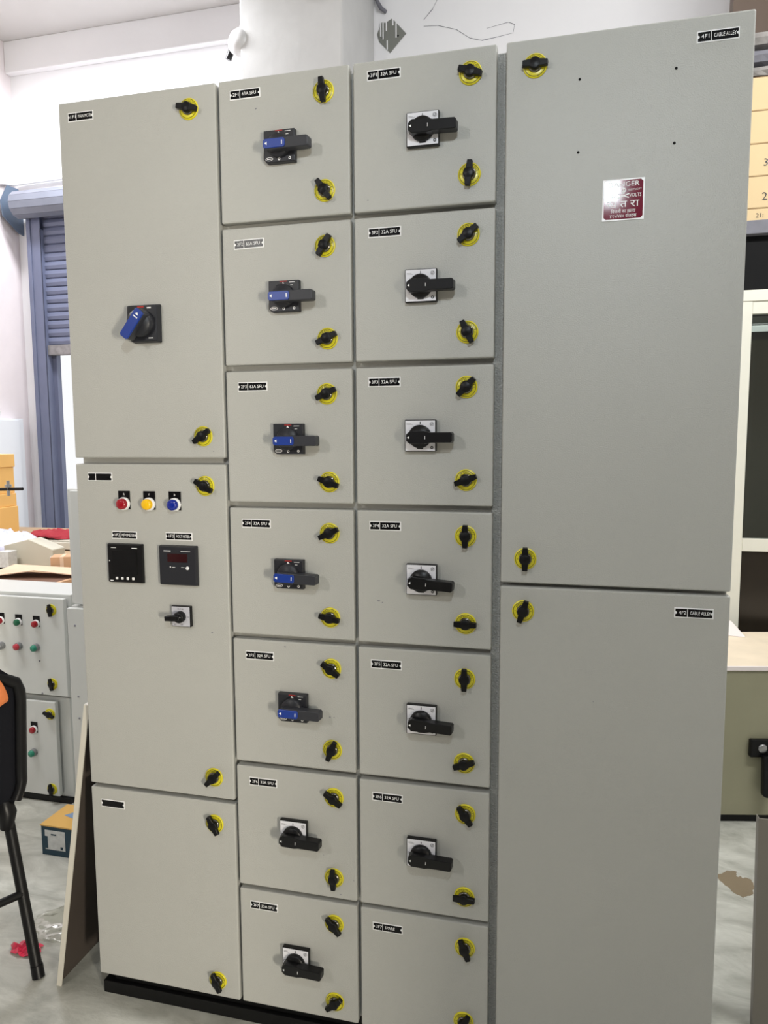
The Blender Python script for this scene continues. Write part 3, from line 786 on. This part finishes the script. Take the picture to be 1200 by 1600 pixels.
for x, z in [(-1.69, 0.58), (-1.685, 0.45)]:
    put('rivet', MB().lathe([(0.004, 0), (0.003, -0.002), (0, -0.0025)], 10).mesh('rivet', ['slab']), ub, rel(ub, x, YE, z))

# two pale boxes stacked behind the panel's left edge
rb = enclosure('junction_box', 'pale grey box standing on a taller box behind the panel edge', 'enclosure', -1.438, -0.98, 0.70, 0.96, 0.848, 1.262, 'box_paint', 0.030, 0.0, lip=0.004)
rb2 = enclosure('junction_box', 'tall pale grey box on the floor under the box behind the panel edge', 'enclosure', -1.426, -0.96, 0.68, 0.96, 0.0, 0.846, 'box_paint', 0.0, 0.0, lip=0.004)
for z in (0.78, 0.52, 0.44):
    put('rivet', MB().lathe([(0.004, 0), (0.003, -0.002), (0, -0.0025)], 10).mesh('rivet', ['slab']), rb2, rel(rb2, -1.395, 0.68, z))
bg_ = MB()
rr_ = random.Random(5)
bl = bpy.data.meshes.new('plastic_bag')
bmh = bmesh.new(); bmesh.ops.create_icosphere(bmh, subdivisions=2, radius=0.05)
for v in bmh.verts:
    v.co *= rr_.uniform(0.75, 1.1); v.co.z = max(v.co.z, -0.025) * 0.8 + 0.02
bmh.to_mesh(bl); bmh.free(); bl.materials.append(M['bag'])
tag(put('plastic_bag', bl, None, (-1.40, 0.82, 1.262)), 'crumpled pale cyan plastic bag on top of the pale box', 'bag')

# sheet leaning on the panel's left side
ls = thing('steel_sheet', 'cream folded steel sheet leaning against the panel left side', 'sheet', (-0.993, 0.02, 0.0), rot=(0, math.radians(9.2), 0))
put('sheet_skin', MB().box(-0.0015, 0.0010, 0, 0.50, 0.0, 0.79).mesh('sheet_skin', ['sheet']), ls)
put('inner_face', MB().box(0.0011, 0.0018, 0.002, 0.497, 0.001, 0.786).mesh('inner_face', ['sheet_shade']), ls, label='inner face coloured dark to stand for its shade')  # dark layer paints the shade under the leaning sheet
put('front_fold', MB().box(-0.0015, 0.013, -0.0015, 0.0015, 0.0, 0.79).mesh('front_fold', ['sheet']), ls)
put('rear_fold', MB().box(0.0015, 0.013, 0.497, 0.50, 0.0, 0.79).mesh('rear_fold', ['sheet']), ls)
put('top_fold', MB().box(0.0015, 0.013, 0.002, 0.497, 0.787, 0.79).mesh('top_fold', ['sheet']), ls)
put('stiffener', MB().box(0.0019, 0.022, 0.20, 0.24, 0.14, 0.36).mesh('stiffener', ['sheet_grey'], 0.002, 1), ls)

# ------------------------------------------------------------------ teal carton on the floor
tc_ = thing('teal_carton', 'small dark teal carton with ochre top beside the leaning sheet', 'carton', (-1.40, 0.605, 0))
put('carton_body', MB().box(-0.060, 0.11, -0.07, 0.07, 0, 0.106).mesh('carton_body', ['teal_card'], 0.001, 1), tc_)
put('carton_top', MB().box(-0.062, 0.112, -0.072, 0.072, 0.1055, 0.110).mesh('carton_top', ['ochre_card']), tc_)
put('top_print', MB().add([(-0.02, 0.0, 0.1106), (0.09, -0.03, 0.1106), (0.1, 0.04, 0.1106), (0.02, 0.05, 0.1106)], [(0, 1, 2, 3)]).mesh('top_print', ['blue_card']), tc_)
put('carton_label', MB().box(-0.045, 0.035, -0.0708, -0.0698, 0.022, 0.092).mesh('carton_label', ['label_white']), tc_)
put('label_print', MB().box(-0.048, -0.034, -0.0714, -0.0706, 0.026, 0.070).box(0.016, 0.026, -0.0714, -0.0706, 0.026, 0.036).box(-0.02, 0.0, -0.0714, -0.0706, 0.075, 0.080).mesh('label_print', ['teal_card']), tc_)

# ------------------------------------------------------------------ black chair
F = Vector((-0.88, 0.48, 0)).normalized(); Wd = Vector((0.48, 0.88, 0)).normalized()
chair = thing('visitor_chair', 'black fabric visitor chair with tubular legs at the left edge', 'chair', (-1.30, -0.02, 0))
CO = Vector((-1.30, -0.02, 0))
E0 = Vector((-1.155, 0.095, 0))          # right rear corner of the back
def cl(p): return tuple(Vector(p) - CO)
def at(f, w, z): return cl(E0 + F * f + Wd * w + Vector((0, 0, z)))
leg_r = 0.0150
for w, sgn in ((-0.01, 1), (-0.43, -1)):
    put('rear_leg', MB().tube([at(0.06, w, 0.43), at(0.03, w, 0.36), at(-0.11, w, 0.004)] if sgn > 0 else [at(0.06, w, 0.43), at(0.03, w, 0.36), at(-0.11, w, 0.004)], leg_r, 12).mesh('rear_leg', ['black_steel']), chair)
    put('front_leg', MB().tube([at(0.40, w, 0.43), at(0.43, w, 0.3), at(0.50, w, 0.004)], leg_r, 12).mesh('front_leg', ['black_steel']), chair)
    put('foot_cap', MB().tube([at(-0.102, w, 0.03), at(-0.112, w, 0.0)], 0.0165, 12).mesh('foot_cap', ['black_plastic']), chair)
put('stretcher', MB().tube([at(-0.035, -0.01, 0.205), at(-0.035, -0.43, 0.205)], 0.011, 10).mesh('stretcher', ['black_steel']), chair)
put('seat', MB().box(0, 1, 0, 1, 0, 1).mesh('seat', ['cloth_black']), chair)
def slab(pts_fn, nu, nv, th):
    """closed padded slab; pts_fn(u,v)->(f,w,z)"""
    mb = MB(); vs = []; fs = []
    for side in (0, 1):
        for i in range(nu + 1):
            for j in range(nv + 1):
                u, v = i / nu, j / nv
                f_, w_, z_ = pts_fn(u, v)
                edge = min(1.0, 6 * min(u, 1 - u, v, 1 - v) + 0.25)
                vs.append(at(f_ + (th if side else -th) * edge, w_, z_))
    k = (nu + 1) * (nv + 1)
    I = lambda s_, i, j: s_ * k + i * (nv + 1) + j
    for i in range(nu):
        for j in range(nv):
            fs.append((I(0, i, j), I(0, i + 1, j), I(0, i + 1, j + 1), I(0, i, j + 1)))
            fs.append((I(1, i, j), I(1, i, j + 1), I(1, i + 1, j + 1), I(1, i + 1, j)))
    for i in range(nu):
        fs.append((I(0, i, 0), I(1, i, 0), I(1, i + 1, 0), I(0, i + 1, 0))); fs.append((I(0, i, nv), I(0, i + 1, nv), I(1, i + 1, nv), I(1, i, nv)))
    for j in range(nv):
        fs.append((I(0, 0, j), I(0, 0, j + 1), I(1, 0, j + 1), I(1, 0, j))); fs.append((I(0, nu, j), I(1, nu, j), I(1, nu, j + 1), I(0, nu, j + 1)))
    mb.add(vs, fs, 0, True)
    return mb
def backp(u, v):
    z = 0.44 + 0.42 * v
    half = 0.235
    cw = -0.215
    k = (2 * u - 1)
    sh_ = 1.0
    if v > 0.72:
        sh_ = math.sqrt(max(0.0, 1 - ((v - 0.72) / 0.285) ** 2)) * 0.55 + 0.45
    if v < 0.12:
        sh_ = 0.90 + 0.10 * (v / 0.12)
    return (0.02 + 0.03 * (1 - k * k) - 0.05 * (v - 0.2) * (v > 0.2), cw + half * k * sh_, z)
put('backrest', slab(backp, 18, 18, 0.024).mesh('backrest', ['cloth_black']), chair)
rim = []
for i in range(0, 41):
    t_ = i / 40
    if t_ < 0.35:
        u, v = 1.0, 0.03 + (t_ / 0.35) * 0.8
    elif t_ < 0.65:
        a = (t_ - 0.35) / 0.30
        u, v = 1.0 - a, 0.83 + 0.17 * math.sin(math.pi * a) ** 0.6
    else:
        u, v = 0.0, 0.83 - ((t_ - 0.65) / 0.35) * 0.8
    f_, w_, z_ = backp(u, min(v, 0.985))
    rim.append(at(f_ - 0.005, w_, z_))
put('back_rim', MB().tube(rim, 0.016, 10).mesh('back_rim', ['black_plastic']), chair)
put('back_bracket', MB().tube([at(0.045, -0.02, 0.46), at(0.02, -0.02, 0.42), at(0.03, -0.02, 0.375)], [0.02, 0.026, 0.018], 10).mesh('back_bracket', ['black_plastic']), chair)
bpy.data.objects.remove(bpy.data.objects['seat'])
put('seat', slab(lambda u, v: (0.02 + 0.45 * v, -0.44 + 0.44 * u, 0.445), 1, 1, 0.0).mesh('seat', ['cloth_black']) if False else
    MB().add([at(f_, w_, z_) for z_ in (0.425, 0.475) for f_, w_ in ((0.06, -0.43), (0.06, -0.01), (0.48, -0.01), (0.48, -0.43))],
             [(0, 1, 2, 3), (7, 6, 5, 4), (0, 4, 5, 1), (1, 5, 6, 2), (2, 6, 7, 3), (3, 7, 4, 0)]).mesh('seat', ['cloth_black'], 0.015, 3), chair)
oc = MB(); vs = []; fs = []
ro = random.Random(9)
for i in range(13):
    for j in range(9):
        u, v = 0.30 + 0.62 * i / 12, 0.74 + 0.19 * j / 8
        f_, w_, z_ = backp(u, v)
        vs.append(tuple(E0 + F * (f_ - 0.030 - 0.007 * abs(math.sin(i * 1.3 + j * 0.9)) - ro.uniform(0, 0.003)) + Wd * w_ + Vector((0, 0, z_ - (0.012 if j == 0 else 0) * abs(math.sin(i * 2.1))))))
for i in range(12):
    for j in range(8):
        fs.append((i * 9 + j, (i + 1) * 9 + j, (i + 1) * 9 + j + 1, i * 9 + j + 1))
ocl = put('orange_cloth', oc.add(vs, fs, 0, True).mesh('orange_cloth', ['cloth_orange']))
sol = ocl.modifiers.new('thickness', 'SOLIDIFY'); sol.thickness = 0.004
tag(ocl, 'crumpled orange cloth hung over the back of the black chair', 'cloth')

# ------------------------------------------------------------------ floor litter
def crumple(name, loc, sx, sy, h, m, seed, nx=10, ny=8, thick=0.002):
    r = random.Random(seed)
    vs, fs = [], []
    for i in range(nx + 1):
        for j in range(ny + 1):
            u, v = i / nx * 2 - 1, j / ny * 2 - 1
            k = max(0.0, 1 - (u * u * 0.75 + v * v * 0.75))
            vs.append((sx * (u * (1 - 0.25 * v * v) + r.uniform(-0.06, 0.06)), sy * (v * (1 - 0.3 * u * u) + r.uniform(-0.06, 0.06)), 0.003 + h * k ** 0.6 * r.uniform(0.45, 1.0)))
    for i in range(nx):
        for j in range(ny):
            fs.append((i * (ny + 1) + j, (i + 1) * (ny + 1) + j, (i + 1) * (ny + 1) + j + 1, i * (ny + 1) + j + 1))
    o = put(name, MB().add(vs, fs, 0, True).mesh(name, [m]), None, loc)
    s_ = o.modifiers.new('thickness', 'SOLIDIFY'); s_.thickness = thick; s_.offset = 1
    return o
rf = crumple('film_scrap', (-1.17, 0.115, 0), 0.045, 0.03, 0.012, 'red_film', 4, 7, 5)
for p in rf.data.polygons: p.use_smooth = False
for i_, v in enumerate(rf.data.vertices): v.co.z *= (0.35, 1.5, 0.8, 1.9, 0.5)[i_ % 5]; v.co.x *= (1.0, 0.8, 1.15)[i_ % 3]
tag(rf, 'crumpled red plastic film scrap on the floor behind the chair leg', 'scrap')
pf = crumple('plastic_film', (-1.13, 0.235, 0.0), 0.10, 0.09, 0.018, 'film_clear', 8, 16, 14, 0.001)
tag(pf, 'crumpled clear plastic film lying on the floor left of the panel', 'plastic film')

# ------------------------------------------------------------------ work table with clutter (far left)
tb = thing('work_table', 'plywood work table crowded with boxes behind the control boxes', 'table', (-2.75, 2.0, 0))
put('table_top', MB().box(-1.0, 0.98, -0.86, 0.95, 0.77, 0.80).mesh('table_top', ['wood'], 0.003, 1), tb)
for x in (-0.95, 0.93):
    for y in (-0.80, 0.90):
        put('leg', MB().box(x - 0.03, x + 0.03, y - 0.03, y + 0.03, 0, 0.77).mesh('leg', ['sheet_grey']), tb)
kc = thing('kraft_carton', 'open brown kraft carton lying flat on the near end of the table', 'carton', (-2.02, 1.27, 0.80))
put('carton_body', MB().box(-0.22, 0.17, -0.11, 0.10, 0, 0.016).mesh('carton_body', ['brown_carton'], 0.001, 1), kc)
put('carton_gap_shade', MB().box(-0.20, 0.15, -0.10, 0.09, 0.0162, 0.0168).mesh('carton_gap_shade', ['kraft_shade']), kc)  # dark layer stands for the shadow gap below the flap
fl = MB().add([(-0.24, -0.10, 0.019), (0.0, -0.04, 0.050), (0.18, 0.0, 0.030), (0.17, 0.10, 0.040), (-0.22, 0.10, 0.046)], [(0, 1, 2, 3, 4)])
fo = put('carton_flap', fl.mesh('carton_flap', ['tan_card']), kc)
fo.modifiers.new('thickness', 'SOLIDIFY').thickness = 0.004
be = thing('gable_box', 'beige steel box with a gabled top behind the kraft carton', 'enclosure', (-2.29, 1.60, 0.80))
put('body', MB().prism([(-0.135, 0.0), (0.140, 0.0), (0.150, 0.100), (0.012, 0.147), (-0.135, 0.112)], -0.09, 0.0).mesh('body', ['beige_paint'], 0.003, 1), be)
put('side_flange', MB().box(0.134, 0.156, -0.096, -0.075, 0.0, 0.065).mesh('side_flange', ['board_white'], 0.001, 1), be)
pb = thing('printed_box', 'tiny white printed box in front of the gable box', 'carton', (-2.355, 1.455, 0.80))
put('box_body', MB().box(-0.03, 0.028, -0.03, 0.03, 0.018, 0.095).mesh('box_body', ['label_white'], 0.001, 1), pb)
put('box_base', MB().box(-0.031, 0.029, -0.031, 0.031, 0.0, 0.018).mesh('box_base', ['void']), pb)
bb = enclosure('steel_box', 'beige steel box under the maroon cloth bundle on the table', 'enclosure', -2.80, -2.20, 2.05, 2.45, 0.80, 0.852, 'beige_paint', lip=0.006)
mc = crumple('cloth_bundle', (-2.66, 2.18, 0.852), 0.16, 0.10, 0.055, 'cloth_maroon', 12, 12, 10, 0.004)
tag(mc, 'maroon cloth bundle heaped on the beige box by the doorway', 'cloth')
wcl = crumple('cloth_pile', (-2.72, 1.86, 0.80), 0.22, 0.15, 0.150, 'cloth_pale', 15, 14, 10, 0.004)
tag(wcl, 'pile of pale blue and white cloth on the table', 'cloth')
sbx = thing('small_carton', 'small brown carton at the right end of the table', 'carton', (-2.035, 1.45, 0.80), rz=0.5)
put('carton_body', MB().box(-0.05, 0.05, -0.05, 0.05, 0.0, 0.085).mesh('carton_body', ['brown_carton'], 0.001, 1), sbx)
put('carton_tape', MB().box(-0.008, 0.008, -0.0505, 0.0505, 0.0, 0.0857).mesh('carton_tape', ['tan_card']), sbx)
# yellow cartons
yl = ['topmost yellow carton of the stack at the left edge', 'second yellow carton from the top of the left edge stack', 'third yellow carton from the top of the left edge stack', 'lowest yellow carton of the stack at the left edge']
zz = [0.80, 1.02, 1.10, 1.262, 1.343]
for i in range(4):
    y_ = thing('yellow_carton', yl[3 - i], 'carton', (-3.165, 2.22 + 0.004 * i, zz[i]), group='yellow cartons on the table')
    dx = (0.012, 0.0, -0.012, -0.006)[i]
    put('carton_body', MB().box(-0.14 + dx, 0.105 + dx, -0.12, 0.12, 0.001, zz[i + 1] - zz[i]).mesh('carton_body', ['yellow_carton'], 0.002, 1), y_)
    put('carton_tape', MB().box(-0.14 + dx, 0.1055 + dx, -0.1205, -0.119, (zz[i + 1] - zz[i]) * 0.48, (zz[i + 1] - zz[i]) * 0.52).mesh('carton_tape', ['brown_carton']), y_)
cb_ = thing('clamp_stand', 'black clamp rod with a bolt reaching in at the left edge', 'clamp', (-2.495, 1.40, 0.80))
put('clamp_base', MB().box(-0.06, 0.06, -0.06, 0.06, 0, 0.02).mesh('clamp_base', ['black_steel'], 0.002, 1), cb_)
put('clamp_post', MB().tube([(0, 0, 0.02), (0, 0, 0.42)], 0.012, 10).mesh('clamp_post', ['black_steel']), cb_)
put('clamp_rod', MB().tube([(-0.04, 0, 0.394), (0.295, 0.0, 0.404)], 0.0075, 10).mesh('clamp_rod', ['black_steel']), cb_)
put('clamp_bolt', MB().tube([(0.215, 0.0, 0.370), (0.215, 0.0, 0.442)], 0.007, 8).mesh('clamp_bolt', ['screw']), cb_)
put('clamp_nut', MB().tube([(0.215, 0.0, 0.411), (0.215, 0.0, 0.424)], 0.016, 6).mesh('clamp_nut', ['screw']), cb_)
wcb = thing('wall_cabinet', 'white wall cabinet on the left wall beside the shutter guide', 'cabinet', (XL, 3.2, 0.72))
put('body', MB().box(0, 0.08, -0.55, 0.24, 0, 0.87).mesh('body', ['board_white'], 0.003, 1), wcb)
put('door', MB().box(0.081, 0.10, -0.54, 0.17, 0.01, 0.86).mesh('door', ['board_white'], 0.002, 1), wcb)
put('hook', MB().tube([(0.0, 0.02, 0.86), (0.05, 0.02, 0.90), (0.06, 0.02, 0.93)], 0.01, 8).mesh('hook', ['white_plastic']), wcb)

# ------------------------------------------------------------------ right side: cabin front, loft, cartons
YR = 2.0
struct('wall_brown', MB().box(1.04, 3.9, 2.75, 2.85, 2.2, ZC).box(1.30, 3.9, 2.75, 2.85, 0, 2.2), ['brown'])
win = bpy.data.objects.new('window_1', None); COL.objects.link(win); win.location = (1.0, YR, 0); win['kind'] = 'structure'
def wb(name, x0, x1, y0, y1, z0, z1, m, bev=0.002):
    return put(name, MB().box(x0 - 1.0, x1 - 1.0, y0 - YR, y1 - YR, z0, z1).mesh(name, [m], bev, 1), win)
wb('stile', 0.94, 1.036, YR, YR + 0.045, 0.0, 2.008, 'frame_cream')
wb('head_rail', 0.94, 2.60, YR - 0.004, YR + 0.05, 2.008, 2.055, 'frame_cream')
wb('top_rail', 1.036, 2.60, YR + 0.003, YR + 0.042, 1.955, 2.008, 'frame_cream')
wb('mid_rail', 1.036, 2.60, YR + 0.002, YR + 0.043, 0.925, 0.982, 'frame_cream')
wb('bottom_rail', 1.036, 2.60, YR + 0.002, YR + 0.043, 0.0, 0.10, 'frame_cream')
wb('pane', 1.036, 2.60, YR + 0.018, YR + 0.024, 0.982, 1.955, 'glass', 0)
wb('lower_panel', 1.036, 2.60, YR + 0.014, YR + 0.028, 0.10, 0.925, 'pane_dark', 0)
struct('wall_cabin', MB().box(0.94, 2.6, 2.62, 2.66, 0, 2.05), ['grey_board'])
tl = thing('tube_reflection', 'glowing white tube standing in for a tube light reflected in the cabin glass', 'lamp', (1.6, YR + 0.14, 1.93))  # added inside the cabin to imitate a tube light mirrored in the glass
put('reflected_tube', MB().tube([(-0.54, 0, -0.02), (0.5, 0, -0.02)], 0.014, 10).mesh('reflected_tube', ['tube']), tl)
put('reflection_batten', MB().box(-0.56, 0.52, -0.02, 0.02, 0.0, 0.03).mesh('reflection_batten', ['white_plastic']), tl)
struct('trim_gap_shade', MB().box(0.94, 2.6, YR + 0.03, YR + 0.05, 2.056, 2.285), ['void'])  # black strip painted in for the dark empty gap below the loft
struct('trim_loft', MB().box(0.94, 2.6, YR - 0.01, 2.70, 2.286, 2.342), ['slab'], bevel=0.003)
zc = [2.343, 2.398, 2.530, 2.662, 2.795, 2.930]
clb = ['shallow cream carton lowest on the loft stack at right', 'cream carton second from the bottom of the loft stack', 'cream carton at the middle of the loft stack', 'cream carton second from the top of the loft stack', 'topmost cream carton of the loft stack under the foam']
for i in range(5):
    t = thing('cream_carton', clb[i], 'carton', (1.20, YR + 0.15, zc[i]), group='cream cartons on the loft')
    h = zc[i + 1] - zc[i] - 0.003
    put('carton_body', MB().box(-0.215 + 0.003 * (i % 3), 0.21, -0.13, 0.13, 0.0, h).mesh('carton_body', ['carton'], 0.003, 1), t)
    put('carton_seam', MB().box(-0.212 + 0.003 * (i % 3), 0.208, -0.127, 0.127, h, h + 0.003).mesh('carton_seam', ['carton_edge']), t)
    if i < 3:
        put('carton_print', MB().text(('21:', '2:', '3:')[i], (0.018, 0.032, 0.03)[i], -0.165 + 0.02 * (i > 0), -0.1315, (h * 0.45, h * 0.35, h * 0.4)[i], align='LEFT').mesh('carton_print', ['black_print'], fix=False), t)
fl_ = ['grey marbled foam bundle lying directly on the cream cartons', 'dark striped foam bundle between two grey foam bundles', 'topmost grey marbled foam bundle near the brown wall']
zf = [2.933, 2.985, 3.055, 3.125]
for i in range(3):
    r = random.Random(20 + i)
    mb = MB()
    vs, fs = [], []
    nn = 14
    for a in range(nn + 1):
        x = -0.24 + 0.5 * a / nn
        for b in range(10):
            th = 2 * math.pi * b / 10
            vs.append((x, 0.13 * math.copysign(abs(math.cos(th)) ** 0.5, math.cos(th)) * r.uniform(0.92, 1.0), (zf[i + 1] - zf[i] - 0.002) * (0.5 + 0.5 * math.copysign(abs(math.sin(th)) ** 0.6, math.sin(th)) * r.uniform(0.85, 1.0))))
    for a in range(nn):
        for b in range(10):
            fs.append((a * 10 + b, a * 10 + (b + 1) % 10, (a + 1) * 10 + (b + 1) % 10, (a + 1) * 10 + b))
    fs += [tuple(range(10)), tuple(nn * 10 + q for q in range(9, -1, -1))]
    mb.add(vs, fs)
    tag(put('foam_bundle', mb.mesh('foam_bundle', ['foam' if i != 1 else 'slab'], 0), None, (1.20, YR + 0.15, zf[i])), fl_[i], 'bundle', 'foam bundles on the loft')

# ------------------------------------------------------------------ right enclosure with lever handle
re_ = thing('floor_cabinet', 'low olive grey cabinet with a black lever handle right of the panel', 'cabinet', (0.866, 1.322, 0), rz=math.radians(13))
put('plinth', MB().box(-0.26, 0.93, 0.012, 0.44, 0.0, 0.028).mesh('plinth', ['black_steel']), re_)
put('body', MB().box(-0.28, 0.95, 0.022, 0.47, 0.028, 0.585).mesh('body', ['olive_paint'], 0.003, 1), re_)
put('door', MB().box(-0.275, 0.94, 0.0, 0.020, 0.030, 0.583).mesh('door', ['olive_paint'], 0.003, 2), re_)
put('worktop', MB().box(-0.28, 0.95, 0.0, 0.475, 0.5855, 0.600).mesh('worktop', ['worktop'], 0.002, 1), re_)
put('worktop_lip', MB().box(-0.28, 0.95, -0.006, 0.0, 0.5845, 0.601).mesh('worktop_lip', ['lip'], 0.001, 1), re_)
hd = put('lever_handle', MB().box(0.085, 0.185, -0.022, 0.0, 0.262, 0.330).mesh('lever_handle', ['black_plastic'], 0.006, 2), re_, label='black lever handle')
put('handle_lever', MB().prism([(0.124, 0.275), (0.128, 0.125), (0.140, 0.118), (0.168, 0.118), (0.170, 0.275)], -0.046, -0.020).mesh('handle_lever', ['black_plastic'], 0.005, 2), hd)
put('lock_cylinder', MB().lathe([(0.016, -0.022), (0.016, -0.026), (0.012, -0.028), (0, -0.028)], 16, c=(0.128, 0.298)).mesh('lock_cylinder', ['screw']), hd)
pw = thing('paper_wedge', 'small pale paper wedge at the back of the cream worktop', 'paper', (0.985, 1.77, 0.601))
put('paper_fold', MB().add([(-0.08, 0.0, 0.0), (0.03, -0.02, 0.0), (-0.02, 0.03, 0.055), (-0.09, 0.03, 0.06), (-0.08, 0.06, 0.0), (0.02, 0.05, 0.0)], [(0, 1, 2, 3), (2, 1, 5), (3, 2, 5, 4), (0, 3, 4), (0, 4, 5, 1)]).mesh('paper_fold', ['lip']), pw)

fs_ = thing('metal_sheet', 'grey steel sheet standing on the floor at the lower right edge', 'sheet', (0.752, 0.30, 0), rot=(math.radians(-4), 0, 0))
put('sheet_skin', MB().box(0.002, 0.60, 0, 0.003, 0.0, 0.525).mesh('sheet_skin', ['sheet_grey']), fs_)
put('sheet_fold', MB().box(0.0, 0.002, 0.0, 0.025, 0.0, 0.525).mesh('sheet_fold', ['sheet_grey']), fs_)
put('sheet_prop', MB().tube([(0.35, 0.003, 0.48), (0.35, 0.25, 0.018)], 0.012, 8).mesh('sheet_prop', ['black_steel']), fs_)
